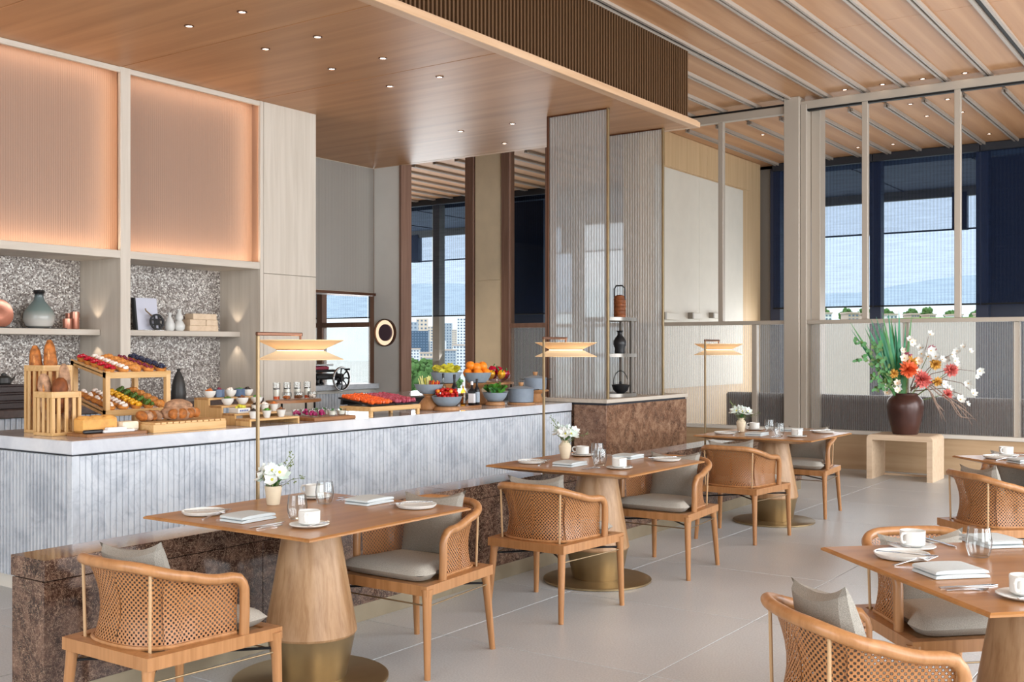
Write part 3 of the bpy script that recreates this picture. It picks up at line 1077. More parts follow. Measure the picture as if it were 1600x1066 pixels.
# screen seen under the hood
bs = thing('kitchen_screen', 'brown framed screen with fluted lower pane behind the slicer', 'screen')
for x0, x1 in ((-12.12, -11.95), (-13.35, -13.22), (-14.6, -14.5)):
    B().cbox(x0, x1, PY - .04, PY + .08, 0, CEIL - .01, .005).build('upright', 'brown_frame', bs, smooth=False)
B().cbox(-14.5, -12.12, PY - .05, PY + .05, 1.84, 1.92, .004).build('rail', 'brown_frame', bs, smooth=False)
fluted_sheet(2.36, 1.37, .026, .009).build('fluted_pane', 'fluted_low', bs, (-14.49, PY, .46), ang=60)
B().box(-14.5, -12.12, PY - .02, PY + .05, 0, .46).build('base_panel', 'base_ply', bs, smooth=False)
# banquette back seen through the fluted glass
bq = thing('banquette', 'long dark brown banquette back seen through the fluted glass', 'bench')
B().cbox(-5.9, 3.2, PY + .16, PY + .34, 0, .9, .02).build('backrest', 'banquette_brown', bq)
B().cbox(-5.9, 3.2, PY + .34, PY + .9, .1, .46, .03).build('seat', 'banquette_brown', bq)

# ---- outside: ground, hills, buildings, trees
gr = struct('ground', B().box(-3500, 2500, 30, 5200, -46, -45), 'terrain')


def hill(name, y, base, pts, mat, thick):
    m = B()
    n = len(pts)
    V = []
    for (x, h) in pts:
        V += [(x, y, base), (x, y, h), (x, y + thick, base + (h - base) * .3)]
    Fs = []
    for i in range(n - 1):
        a, b = 3 * i, 3 * i + 3
        Fs += [(a, b, b + 1, a + 1), (a + 1, b + 1, b + 2, a + 2)]
    m.add(V, Fs)
    return struct(name, m, mat)


def ridge(n, x0, x1, h0, amp, seed):
    rr = random.Random(seed)
    out, ph = [], [rr.uniform(0, 6) for _ in range(6)]
    for i in range(n):
        u = i / (n - 1)
        h = h0 + amp * sum(math.sin(u * f * 6 + p) / f for f, p in zip((1.3, 2.7, 5.1, 9.3, 17, 31), ph))
        out.append((x0 + (x1 - x0) * u, h))
    return out


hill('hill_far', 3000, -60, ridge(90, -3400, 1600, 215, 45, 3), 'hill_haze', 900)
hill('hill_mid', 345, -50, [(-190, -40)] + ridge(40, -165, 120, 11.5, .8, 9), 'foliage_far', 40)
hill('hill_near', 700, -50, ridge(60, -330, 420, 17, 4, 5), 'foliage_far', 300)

rnd = random.Random(11)
crown_me = []
for k in range(4):
    m = B()
    for q in range(60):
        a, b = rnd.uniform(0, 2 * PI), rnd.uniform(-.8, .95)
        e = .85 * math.sqrt(max(0, 1 - b * b)) * rnd.uniform(.4, 1)
        m.ball((math.cos(a) * e, math.sin(a) * e, b * .85), rnd.uniform(.14, .28), 7, 5, .3)
    crown_me.append(m.mesh('crown', 'foliage', False))
trunk_me = B().tube([(0, 0, -2.2), (0, 0, 0)], [.16, .1], 6).mesh('trunk', 'twig')


def far_tree(px, py, d, s, label, group):
    p = at_d(px, py, d)
    t = thing('tree', label, 'tree', p, rnd.uniform(0, 6), group)
    c = obj('crown', crown_me[rnd.randrange(4)], t)
    c.scale = (s, s, s * rnd.uniform(.8, 1.1))
    k = obj('trunk', trunk_me, t)
    k.scale = (s, s, s * 2.5)


for i, (px, py, s) in enumerate(((640, 585, 3.0), (655, 592, 3.2), (668, 588, 3.0), (648, 606, 3.4), (672, 612, 3.2), (634, 610, 3.0), (690, 598, 2.6), (704, 604, 2.4))):
    far_tree(px, py, 150, s * .85, f'green leafy tree below the city window, {ORD[i]} of the cluster counted from the left', 'trees below the city window')
for i in range(10):
    px = 1284 + i * 34 + rnd.uniform(-6, 6)
    far_tree(px, 493 + rnd.uniform(-2, 3), 420, rnd.uniform(2.8, 3.6), f'green tree on the far hillside strip, {ORD[i]} from the column', 'trees on the far hillside')


def building(px0, px1, py0, d, mat, label, grid=(3, 6), roof=None, depth=None, base=-46):
    a, b = at_d(px0, py0, d), at_d(px1, py0, d)
    wd = (b - a).length
    ang = math.atan2(b.y - a.y, b.x - a.x)
    t = thing('building', label, 'building', (a.x, a.y, base), ang, 'buildings of the city')
    h = a.z - base
    dp = depth or wd * .8
    B().box(0, wd, 0, dp, 0, h).build('walls', mat, t, smooth=False)
    if roof:
        B().prism([(-.3, -.3), (wd + .3, -.3), (wd + .3, dp + .3), (-.3, dp + .3)], h, h + .5).build('roof', roof, t, smooth=False)
    nx, nz = grid
    m = B()
    for i in range(nx):
        for j in range(nz):
            x0 = wd * (i + .25) / nx
            z1 = h - (j + .3) * (wd / nx)
            if z1 - .4 * wd / nx < 0:
                break
            m.box(x0, x0 + wd * .5 / nx, -.12, .1, z1 - .45 * wd / nx, z1)
    if m.v:
        tag(m.build('window_grid', 'bldg_window', t, smooth=False), kind='stuff')


for args in (
    (628, 652, 503, 900, 'bldg_grey', 'grey tower at the left edge of the city view', (4, 16)),
    (650, 668, 498, 1000, 'bldg_beige', 'slender beige tower in the city view', (3, 16)),
    (630, 669, 517, 620, 'bldg_glass', 'dark blue glass office block in the city view', (9, 12)),
    (632, 655, 546, 450, 'bldg_white', 'low white house block before the glass office', (5, 8), 'roof_far'),
    (656, 676, 552, 430, 'bldg_beige', 'low beige house block beside the mullion', (4, 6), 'roof_far'),
    (688, 706, 505, 800, 'bldg_grey', 'pale grey tower right of the mullion', (4, 22)),
    (706, 716, 515, 760, 'bldg_beige', 'narrow beige block between two towers', (3, 14)),
    (714, 737, 497, 700, 'bldg_white', 'tall white tower at the right of the city view', (5, 24)),
    (690, 712, 548, 430, 'bldg_grey', 'grey flat-roofed block above the fruit bowls', (5, 7), 'roof_far'),
    (708, 738, 540, 460, 'bldg_white', 'white terraced block above the oranges', (6, 9), 'roof_far'),
    (668, 690, 510, 980, 'bldg_beige', 'beige block directly behind the window mullion', (5, 14)),
    (672, 696, 533, 640, 'bldg_white', 'white apartment block low beside the mullion', (6, 12)),
    (664, 682, 560, 380, 'bldg_grey', 'grey low roof behind the leafy trees', (4, 5), 'roof_far'),
):
    building(*args)
for i in range(9):
    px = 1290 + i * 34 + rnd.uniform(-8, 8)
    building(px, px + rnd.uniform(9, 18), 491 + rnd.uniform(-1, 2), 380, ('bldg_white', 'roof_far', 'bldg_beige')[i % 3],
             f'small hillside house, {ORD[i]} from the column', (3, 2), 'roof_far', 8, -46)

# ================================================================== fixed furniture
CT = .945      # buffet top
CX0, CX1 = -6.78, -5.63
CY0, CY1 = 3.62, 9.08


def fluted_block(w, h, pitch, depth, thick, gap=.16):
    """solid slab with rounded vertical ribs on the -y side; x 0..w, z 0..h"""
    n = int(round(w / pitch))
    front = []
    p = w / n
    for i in range(n):
        x0 = w * i / n
        g = gap / 2
        for u, d in ((0, 0), (g, .0), (g + .02, .7), (g + .1, 1), (.9 - g, 1), (.98 - g, .7), (1 - g, 0)):
            front.append((x0 + u * p, -depth * d))
    front.append((w, 0))
    poly = front + [(w, thick), (0, thick)]
    V = [(x, y, 0) for x, y in poly] + [(x, y, h) for x, y in poly]
    k = len(poly)
    Fs = [(i, (i + 1) % k, k + (i + 1) % k, k + i) for i in range(k)]
    return B().add(V, Fs)


ct = thing('buffet_counter', 'long buffet island clad in ribbed white marble with polished top', 'counter')
B().box(CX0 + .05, CX1 - .06, CY0 + .05, CY1, 0, .855).build('core', 'plaster', ct, smooth=False)
B().box(CX0 + .06, CX1 - .1, CY0 + .1, CY1, 0, .10).build('plinth', 'lip_wood', ct, smooth=False)
segs = [CY0, 4.95, 6.3, 7.65, CY1]
for a, b in zip(segs, segs[1:]):
    first = a == CY0
    a2 = a + (.05 if first else 0)
    fluted_block(b - a2 - .003, .755, .041, .007, .05, .14).build('ribbed_front_slab', 'marble_white', ct, (CX1 - .01, a2, .10), (0, 0, R(90)), ang=20)
B().cbox(CX1 - .055, CX1 - .002, CY0 + .002, CY0 + .052, .10, .857, .003).build('corner_post', 'marble_white', ct, smooth=False)
fluted_block(CX1 - CX0 - .06, .755, .036, .026, .05, .36).build('ribbed_end_slab', 'marble_white', ct, (CX0, CY0 + .02, .10), ang=20)
B().box(CX0 + .01, CX1 - .015, CY0 + .012, CY1, .857, .866).build('shadow_gap', 'dark_trim', ct, smooth=False)
for a, b in zip([CY0, 5.3, 6.9, 8.2], [5.3, 6.9, 8.2, CY1]):
    B().cbox(CX0, CX1, a + .001, b - .001, .866, CT, .004).build('top_slab', 'marble_top', ct, smooth=False)

# back counter under the shelves
bc = thing('back_counter', 'ribbed pale back counter with brown stone top under the shelves', 'counter')
B().box(-8.37, -7.8, 2.6, 6.97, 0, .95).build('body', 'plaster', bc, smooth=False)
fluted_block(4.37, .93, .045, .012, .03).build('ribbed_front', 'marble_white', bc, (-7.79, 2.6, .02), (0, 0, R(90)), ang=20)
B().cbox(-8.372, -7.74, 2.6, 6.975, .955, 1.016, .004).build('stone_top', 'stone_slab_brown', bc, smooth=False)

# slicer counter below the hood
sc_ = thing('slicer_counter', 'short ribbed grey marble counter below the hood', 'counter')
B().box(-10.2, -9.5, 8.72, 10.44, 0, .96).build('body', 'plaster', sc_, smooth=False)
fluted_block(1.72, .9, .05, .01, .02).build('ribbed_front', 'marble_white', sc_, (-9.48, 8.72, .02), (0, 0, R(90)), ang=20)
B().cbox(-10.22, -9.42, 8.72, 10.45, .965, 1.03, .004).build('top_slab', 'marble_white', sc_, smooth=False)

# black griddle cabinet behind the far part of the buffet
gb = thing('griddle_cabinet', 'low black cabinet with steel edge behind the ham tray', 'cabinet')
B().cbox(-7.6, -6.82, 7.95, 10.2, 0, 1.0, .004).build('body', 'ceramic_black', gb, smooth=False)
B().cbox(-7.6, -6.82, 7.94, 10.2, 1.0, 1.02, .003).build('steel_top', 'steel', gb, smooth=False)

# low brown marble wall behind the tables
LW0, LW1, LWZ = -4.245, -4.0, .63
lw = thing('marble_low_wall', 'low polished brown marble wall behind the dining tables', 'wall')
segs = [2.45, 3.6, 5.1, 6.6, 8.1, 9.6, 11.05]
for a, b in zip(segs, segs[1:]):
    B().cbox(LW0, LW1, a + .0008, b - .0008, .545, LWZ, .002).build('cap_slab', 'marble_brown', lw, smooth=False)
    B().cbox(LW0 + .01, LW1 - .004, a + .0008, b - .0008, .095, .541, .002).build('face_slab', 'marble_brown', lw, smooth=False)
    B().cbox(LW0 + .03, LW1 - .012, a, b, 0, .095, .001).build('bronze_skirting', 'bronze_base', lw, smooth=False)

# tall marble plinth with fluted screens
bx = thing('marble_plinth', 'tall brown marble plinth with wooden ledge at the end of the buffet', 'plinth')
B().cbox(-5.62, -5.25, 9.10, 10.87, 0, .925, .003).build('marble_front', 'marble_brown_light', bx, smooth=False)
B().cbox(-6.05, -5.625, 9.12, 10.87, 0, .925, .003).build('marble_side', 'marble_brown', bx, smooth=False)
B().cbox(-6.06, -5.235, 9.085, 10.88, .947, .985, .003).build('wooden_ledge', 'pale_ash_flat', bx, smooth=False)
B().box(-6.04, -5.26, 9.11, 10.86, .925, .947).build('shadow_gap', 'dark_trim', bx, smooth=False)
for nm, y in (('near', 9.13), ('far', 10.30)):
    s = thing('fluted_glass_screen', f'tall grey fluted glass screen, the {nm} one standing on the marble plinth', 'screen', (0, 0, 0), 0, 'fluted screens on the plinth')
    fluted_sheet(.67, DROP - 1.0, .03, .010).build('glass_sheet', 'fluted_grey', s, (-5.93, y, .987), ang=60)
    for x0, x1 in ((-5.955, -5.93), (-5.26, -5.24)):
        B().cbox(x0, x1, y - .014, y + .016, .986, DROP, .002).build('edge_bar', 'copper_dark' if x0 < -5.5 else 'brass_dull', s, smooth=False)
    B().cbox(-5.955, -5.24, y - .012, y + .016, DROP - .014, DROP, .002).build('head_bar', 'copper_dark', s, smooth=False)
# rounded metal shelf between the screens
sh = thing('rounded_shelf', 'pewter display shelf with three rounded tiers between the fluted screens', 'shelf', (-5.6, 9.72, 0))


def rounded_rect(x0, x1, y0, y1, r, n=6):
    P = []
    for cx, cy, a0 in ((x1 - r, y1 - r, 0), (x0 + r, y1 - r, 90), (x0 + r, y0 + r, 180), (x1 - r, y0 + r, 270)):
        for i in range(n + 1):
            a = R(a0 + 90 * i / n)
            P.append((cx + r * math.cos(a), cy + r * math.sin(a)))
    return P


tiers = (.987, 1.395, 1.765)
for z in tiers:
    B().prism(rounded_rect(-.27, .27, -.30, .30, .2), z, z + .035).build('tier', 'pewter', sh)
for x, y in ((.255, .05), (-.255, .05), (0, -.285), (.0, .285)):
    B().box(x - .012, x + .012, y - .012, y + .012, .99, 1.79).build('post', 'pewter', sh, smooth=False)
SHZ = [z + .035 for z in tiers]
# things on the shelf
t = thing('lunch_box', 'tall lacquered red-brown lunch box with carrying handle on the upper tier', 'box', (-5.45, 9.72, SHZ[2]))
B().lathe([(.058, 0), (.062, .01), (.062, .20), (.05, .225), (.02, .235)], 24).build('body', 'crust_dark', t)
for k in range(5):
    B().lathe([(.062, 0), (.066, .004), (.062, .008)], 24, (0, 0, .03 + k * .038), False).build('hoop', 'crust_dark', t)
B().tube([(-.062, 0, .18), (-.064, 0, .30), (-.04, 0, .33), (.03, 0, .33), (.06, 0, .30), (.062, 0, .18)], .008, 8).build('handle', 'ceramic_black', t)
t = thing('black_bottle', 'matt black bellied bottle on the middle tier of the rounded shelf', 'bottle', (-5.45, 9.72, SHZ[1]))
B().lathe([(.05, 0), (.055, .02), (.052, .05), (.068, .09), (.066, .13), (.04, .17), (.024, .19), (.022, .215), (.038, .235), (.034, .237), (.018, .22)], 28).build('body', 'ceramic_black', t)
t = thing('iron_kettle', 'black cast iron kettle with arched handle on the lowest tier', 'kettle', (-5.44, 9.72, SHZ[0]))
B().lathe([(.04, 0), (.075, .03), (.09, .07), (.094, .085), (.088, .087), (.07, .09), (.03, .096), (.0, .098)], 28).build('body', 'ceramic_black', t)
B().ball((0, 0, .106), .016, 10, 6).build('lid_knob', 'ceramic_black', t)
B().tube([(-.08, 0, .08)] + [(-.085 * math.cos(R(a)), 0, .10 + .13 * math.sin(R(a))) for a in range(10, 175, 15)], .005, 8).build('handle', 'ceramic_black', t)

# round wall lamp on the pier
wl_ = thing('round_wall_lamp', 'round glowing wall lamp with an off-centre plum disc on the pier', 'wall lamp', on_y(603, 520, 10.46))
MR = Matrix.Rotation(R(90), 4, 'X')
B().lathe([(.178, 0), (.178, .035), (.165, .04), (.165, .012)], 40).xf(MR).build('rim', 'copper_dark', wl_)
B().lathe([(.0, .013), (.164, .013)], 40, cap=False).xf(MR).build('glow_disc', 'emit_sconce', wl_)
B().lathe([(.108, .03), (.108, .055), (0, .058)], 36, (.03, 0, 0), False).xf(MR).build('plum_disc', 'sconce_plum', wl_)

# ---- slim reading lamps standing on the low wall
def table_lamp(y, label):
    t = thing('standing_lamp', label, 'lamp', (-4.12, y, LWZ + .0005), 0, 'slim lamps on the marble wall')
    h = .915
    B().cbox(-.0075, .0075, -.0075, .0075, 0, h, .0015).build('pole', 'brass', t, smooth=False)
    B().cbox(-.009, .009, -.009, .30, h, h + .018, .003).build('arm', 'copper_dark', t, smooth=False)
    B().lathe([(.006, -.03), (.006, .0), (.012, .0), (.012, .012)], 10, (0, .29, h)).build('hanger', 'copper_dark', t)
    z = h - .02
    up = B().lathe([(.005, -.004), (.222, .0), (.224, -.003), (.125, -.048), (.12, -.046), (.215, -.004)], 48, (0, .29, z), False)
    up.build('upper_shade', 'lamp_veneer', t)
    B().lathe([(.12, -.046), (.12, -.060)], 32, (0, .29, z), False).build('glow_band', 'emit_lamp', t)
    B().lathe([(.124, -.048), (.124, -.052)], 32, (0, .29, z), False).build('waist_ring', 'copper_dark', t)
    lo = B().lathe([(.12, -.060), (.125, -.058), (.224, -.101), (.222, -.104), (.215, -.100)], 48, (0, .29, z), False)
    lo.build('lower_shade', 'lamp_veneer', t)
    l = bpy.data.lights.new('lamp_glow', 'POINT')
    l.energy, l.color, l.shadow_soft_size = 1.6, (1, .86, .68), .05
    o = bpy.data.objects.new('lamp_glow', l)
    C.objects.link(o)
    o.parent = t
    o.location = (0, .29, z - .085)
    l2 = bpy.data.lights.new('lamp_glow', 'POINT')
    l2.energy, l2.color, l2.shadow_soft_size = 1.0, (1, .86, .68), .03
    o2 = bpy.data.objects.new('lamp_glow', l2)
    C.objects.link(o2)
    o2.parent = t
    o2.location = (0, .29, z - .022)


table_lamp(3.67, 'slim brass lamp with double veneer shade before the marble buffet, nearest')
table_lamp(6.27, 'slim brass lamp with double veneer shade beside the marble plinth')
table_lamp(8.91, 'slim brass lamp with double veneer shade before the fluted partition, farthest')

# ---- pale stool with the flower vase
st = thing('side_stool', 'pale ash waterfall side table carrying the big flower vase', 'side table', (-3.36, 12.62, 0))
W2, D2, HH = .36, .26, .505


def arch(w, h, th, r, d):
    """waterfall bench profile in xz, extruded along y"""
    P = []
    for i in range(7):
        a = R(180 - 90 * i / 6)
        P.append((-w + r + r * math.cos(a), h - r + r * math.sin(a)))
    for i in range(7):
        a = R(90 - 90 * i / 6)
        P.append((w - r + r * math.cos(a), h - r + r * math.sin(a)))
    inner = [(w - th, 0), (w - th, h - th), (-w + th, h - th), (-w + th, 0)]
    return P, inner


Pq, Iq = arch(W2, HH, .06, .05, D2)
m = B()
V = []
top = [(x, z) for x, z in Pq]
for y in (-D2, D2):
    V += [(-W2, y, 0)] + [(x, y, z) for x, z in top] + [(W2, y, 0)] + [(x, y, z) for x, z in Iq]
n1 = len(V) // 2
lp = list(range(n1))
Fs = [(i, (i + 1) % n1, n1 + (i + 1) % n1, n1 + i) for i in range(n1)]
no = len(top) + 2
# end faces as strips: left leg, top, right leg
a0 = no  # inner indices: no..no+3 = right-bottom, right-top, left-top, left-bottom
for o in (0, n1):
    Fs.append((o + 0, o + 1, o + no + 2, o + no + 3))
    Fs.append(tuple(o + k for k in range(1, no - 1)) + (o + no + 1, o + no + 2))
    Fs.append((o + no - 2, o + no - 1, o + no + 0, o + no + 1))
m.add(V, Fs)
m.build('waterfall_frame', 'stool_ash', st, smooth=False)
B().cbox(-W2 + .06, W2 - .06, D2 - .05, D2 - .03, .0, .025, .003).build('foot_rail', 'stool_ash', st, smooth=False)

vz = thing('clay_vase', 'large brown glazed clay vase on the pale side table', 'vase', (-3.36, 12.62, HH + .001))
B().lathe([(.13, 0), (.138, .01), (.168, .12), (.192, .23), (.202, .32), (.19, .39), (.155, .43), (.135, .445), (.14, .465), (.132, .467), (.12, .445), (.12, .42)], 40).build('body', 'vase_brown', vz)

# ================================================================== dining tables and chairs
TZ = .75


def make_table(loc, rz, label, name='dining_table'):
    t = thing(name, label, 'table', (loc[0], loc[1], 0), rz, 'square pedestal tables')
    m = B()
    V = [(-.5, -.5, .75), (.5, -.5, .75), (.5, .5, .75), (-.5, .5, .75), (-.51, -.51, .745), (.51, -.51, .745), (.51, .51, .745), (-.51, .51, .745),
         (-.51, -.51, .738), (.51, -.51, .738), (.51, .51, .738), (-.51, .51, .738), (-.36, -.36, .705), (.36, -.36, .705), (.36, .36, .705), (-.36, .36, .705)]
    Fs = [(0, 1, 2, 3), (15, 14, 13, 12)]
    for k in range(3):
        for i in range(4):
            Fs.append((4 * k + i, 4 * k + 4 + i, 4 * k + 4 + (i + 1) % 4, 4 * k + (i + 1) % 4))
    m.add(V, Fs).build('table_top', 'oak_table', t, smooth=False)
    n = 40
    P = [(.118, .706), (.215, .20), (.215, .195)]
    ped = B()
    # fluted by facets: 32-sided turned cone with a soft ripple
    prof = []
    for r, z in ((.118, .706), (.135, .62), (.168, .43), (.195, .28), (.205, .22), (.2, .21)):
        prof.append((r, z))
    ped.lathe(list(reversed(prof)), 36)
    ped.build('pedestal', 'oak_pedestal', t)
    B().lathe([(.155, .013), (.16, .03), (.195, .20), (.198, .211)], 40).build('brass_collar', 'brass_dull', t)
    B().lathe([(.335, 0), (.345, .003), (.345, .014), (.335, .019), (0, .02)], 56).build('base_disc', 'brass_dull', t)
    return t


TC = {1: ((-3.5, 3.43), 0), 2: ((-3.5, 5.95), 0), 3: ((-3.45, 8.84), 0), 4: ((-1.03, 7.75), R(-45)), 5: ((-.62, 3.9), R(-45))}
TN = {1: 'nearest table by the buffet', 2: 'middle table before the plinth', 3: 'farthest table beside the column',
      4: 'table cut by the right edge', 5: 'bottom right table'}
make_table(*TC[1], 'square oak pedestal table nearest the left end of the buffet')
make_table(*TC[2], 'square oak pedestal table in front of the marble plinth')
make_table(*TC[3], 'square oak pedestal table farthest away beside the greige column')
make_table(*TC[4], 'square oak pedestal table cut off by the right edge beyond the cane chair')
make_table(*TC[5], 'square oak pedestal table in the bottom right corner')


# ---- cane armchair, faces +y
def plan(s, off=0.):
    """U-shaped plan of rail and shell: s -1..1 from left arm front round the back to the right arm front"""
    a = abs(s)
    sg = 1 if s > 0 else -1
    if a > .55:
        u = (a - .55) / .45
        x, y = .243 + .027 * u, -.10 + .215 * u
    else:
        th = a / .55 * PI / 2
        x = .243 * math.sin(th) ** .72
        y = -.10 - .185 * max(0., math.cos(th)) ** .8
    L = math.hypot(x, y) or 1
    return sg * (x - off), y + (off if a < .4 else off * .3)


def rail_z(s):
    a = abs(s)
    u = min(1, max(0, (a - .12) / .72))
    u = u * u * (3 - 2 * u)
    return .718 - .08 * u


def make_chair():
    t = thing('cane_armchair', 'x', 'chair', (0, 0, 0), 0, 'cane armchairs')
    fr, rr = (.285, .262), (.222, -.255)
    # seat frame
    ring_o = [(-.302, .285), (.302, .285), (.252, -.285), (-.252, -.285)]
    ring_i = [(-.255, .24), (.255, .24), (.21, -.235), (-.21, -.235)]
    m = B()
    V = [(x, y, z) for z in (.372, .418) for P in (ring_o, ring_i) for x, y in P]
    Fs = []
    for i in range(4):
        j = (i + 1) % 4
        Fs += [(8 + i, 8 + j, 12 + j, 12 + i), (i, 4 + i, 4 + j, j), (i, j, 8 + j, 8 + i), (4 + i, 12 + i, 12 + j, 4 + j)]
    m.add(V, Fs)
    m.build('seat_frame', 'oak_chair', t, smooth=False)
    B().prism([(x * 1.01, y * 1.01) for x, y in ring_i], .392, .41).build('seat_board', 'oak_pedestal', t, smooth=False)
    for sx in (-1, 1):
        B().tube([(sx * fr[0], fr[1], .40), (sx * (fr[0] + .003), fr[1] + .004, .34), (sx * (fr[0] + .012), fr[1] + .012, 0)], [.027, .021, .0145], 12).build('leg', 'oak_chair', t)
        B().tube([(sx * rr[0], rr[1], .40), (sx * (rr[0] + .004), rr[1] - .008, .34), (sx * (rr[0] + .02), rr[1] - .04, 0)], [.027, .021, .0145], 12).build('leg', 'oak_chair', t)
        B().tube([(sx * .292, .266, .325), (sx * .236, -.268, .325)], .0036, 8).build('side_rod', 'brass', t)
        B().tube([(sx * .29, .262, .34), (-sx * .232, -.262, .33)], .0055, 8).build('cross_rod', 'black_metal', t)
    B().tube([(-.29, .268, .328), (.29, .268, .328)], .0036, 8).build('front_rod', 'brass', t)
    # rail: arm post, arm, back, arm, arm post as one bent piece
    path = []
    xe, ye = plan(1)
    ze = rail_z(1)
    for s in (-1, 1):
        pass
    left = [(-xe + .004, ye + .012, .41), (-xe, ye + .012, .50), (-xe, ye + .011, .585), (-xe, ye + .003, ze - .03), (-xe + .001, ye - .016, ze - .008)]
    N = 40
    mid = []
    for i in range(2, N - 1):
        s = -1 + 2 * i / N
        x, y = plan(s)
        mid.append((x, y, rail_z(s)))
    right = [(-x, y, z) for x, y, z in reversed(left)]
    path = left + mid + right
    B().tube(path, [.019] * 4 + [.02] * (len(path) - 8) + [.019] * 4, 12).build('arm_rail', 'oak_chair', t)
    # cane shell
    NU, NV = 44, 8
    m = B()
    uv = []
    arc = 0
    prev = None
    cols = []
    for i in range(NU + 1):
        s = -.985 + 1.97 * i / NU
        p = Vector((*plan(s, .004), 0))
        if prev is not None:
            arc += (p - prev).length
        prev = p
        cols.append((s, arc))
    V = []
    for j in range(NV + 1):
        v = j / NV
        for s, ar in cols:
            zt = rail_z(s) - .008
            z = .415 + (zt - .415) * v
            bow = .016 + .022 * math.sin(PI * min(1, v * 1.05)) * (1 if abs(s) < .6 else .35)
            if v > .92: bow *= .55
            x, y = plan(s, bow)
            x *= 1 - .035 * (1 - v)
            y = y + (.012 * (1 - v) if abs(s) < .5 else 0)
            V.append((x, y, z))
            uv.append((ar, z))
    Fs = [(j * (NU + 1) + i, j * (NU + 1) + i + 1, (j + 1) * (NU + 1) + i + 1, (j + 1) * (NU + 1) + i) for j in range(NV) for i in range(NU)]
    m.add(V, Fs)
    m.uv = uv
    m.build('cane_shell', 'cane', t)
    B().tube([(x, y, .424) for x, y in [tuple(a * b for a, b in zip(plan(-.985 + 1.97 * i / 40, .016), (.965, .96))) for i in range(41)]], .008, 6).build('lower_binding', 'oak_chair', t)
    for sx in (-1, 1):
        x, y = plan(sx * .30)
        B().tube([(x, y - .002, rail_z(.3)), (x * .96, y + .002, .41)], .006, 8).build('back_rod', 'rod_tan', t)

    # seat pad
    def pad(u, v):
        a, b = 2 * u - 1, 2 * v - 1
        q = min(1., max(0., (b - .2) / .35))
        w = .208 + .045 * q * q * (3 - 2 * q) - .06 * max(0., (-b + .1) / 1.1) ** 1.6
        return (a * w, .045 + b * .225, 0)
    m = B()
    NX = 16
    for sgn in (1, -1):
        def fn(u, v, sgn=sgn):
            x, y, _ = pad(u, v)
            a, b = abs(2 * u - 1), abs(2 * v - 1)
            e = (1 - a ** 10) * (1 - b ** 10)
            hgt = .034 * (max(0, e) ** .5) + .006 * (1 - a * a) * (1 - b * b)
            rr_ = 1 - .03 * (a * b) ** 6
            return (x * rr_, y * rr_, .452 + sgn * hgt)
        m.grid(fn, NX, NX)
    m.build('seat_pad', 'linen', t, ang=70)
    return t


def pillow_mesh():
    m = B()
    for sgn in (1, -1):
        def fn(u, v, sgn=sgn):
            a, b = 2 * u - 1, 2 * v - 1
            e = max(0, (1 - a * a) * (1 - b * b))
            pinch = 1 - .20 * (1 - a * a) * (b * b) - .0 * 1
            pin2 = 1 - .14 * (1 - b * b) * (a * a)
            return (a * .192 * pin2, sgn * .062 * e ** .42, b * .175 * pinch)
        m.grid(fn, 18, 14)
    return m.mesh('cushion_cover', 'linen_dark')


PIL = pillow_mesh()
chair0 = make_chair()
pil0 = obj('back_cushion', PIL)
tag(pil0, 'x', 'cushion', 'linen back cushions')
first = True


def place_chair(x, y, rz, label, plabel, tip=0., ptw=0., dz=0.):
    global first
    if first:
        c, p = chair0, pil0
        first = False
    else:
        c, p = copy_tree(chair0), pil0.copy()
        C.objects.link(p)
    c.location, c.rotation_euler = (x, y, 0), (0, 0, rz)
    c['label'] = label
    M = Matrix.Translation((x, y, 0)) @ Matrix.Rotation(rz, 4, 'Z') @ Matrix.Translation((0 + tip * .05, -.122, .606 + dz)) @ Matrix.Rotation(R(14), 4, 'X') @ Matrix.Rotation(ptw, 4, 'Y')
    p.matrix_world = M
    p['label'] = plabel


place_chair(-3.38, 2.58, 0, 'cane armchair seen from behind at the lower left, nearest table', 'grey linen cushion in the lower left cane armchair', 0, R(-6))
place_chair(-3.36, 3.99, PI, 'cane armchair facing the camera at the nearest table by the buffet', 'grey linen cushion in the armchair facing us at the nearest table', 0, R(5))
place_chair(-3.335, 5.17, 0, 'cane armchair seen from behind at the middle table', 'grey linen cushion in the armchair with its back turned, middle table', 0, R(-4))
place_chair(-3.31, 6.54, PI, 'cane armchair facing the camera at the middle table', 'grey linen cushion in the armchair facing us at the middle table', 0, R(3))
place_chair(-3.385, 7.97, 0, 'cane armchair seen from behind at the farthest table', 'grey linen cushion in the armchair with its back turned, farthest table', 0, R(-4))
place_chair(-3.42, 9.47, PI, 'cane armchair facing the camera at the farthest table', 'grey linen cushion in the armchair facing us at the farthest table', 0, R(2))
place_chair(-1.31, 7.10, R(-45), 'cane armchair seen from behind at the right edge', 'grey linen cushion in the armchair with its back turned, right edge', 0, R(-5))
place_chair(-1.36, 8.10, R(-165), 'cane armchair beyond the table cut by the right edge', 'grey linen cushion beyond the table cut by the right edge', 0, R(4))
place_chair(-1.03, 4.43, R(-135), 'cane armchair behind the bottom right table with pale cushion', 'pale linen cushion in the armchair behind the bottom right table', 0, R(2), -.035)
place_chair(-.95, 3.21, R(-45), 'cane armchair at the bottom edge in front of the bottom right table', 'linen cushion with upright corner at the bottom edge of the picture', 0, R(-8), .02)

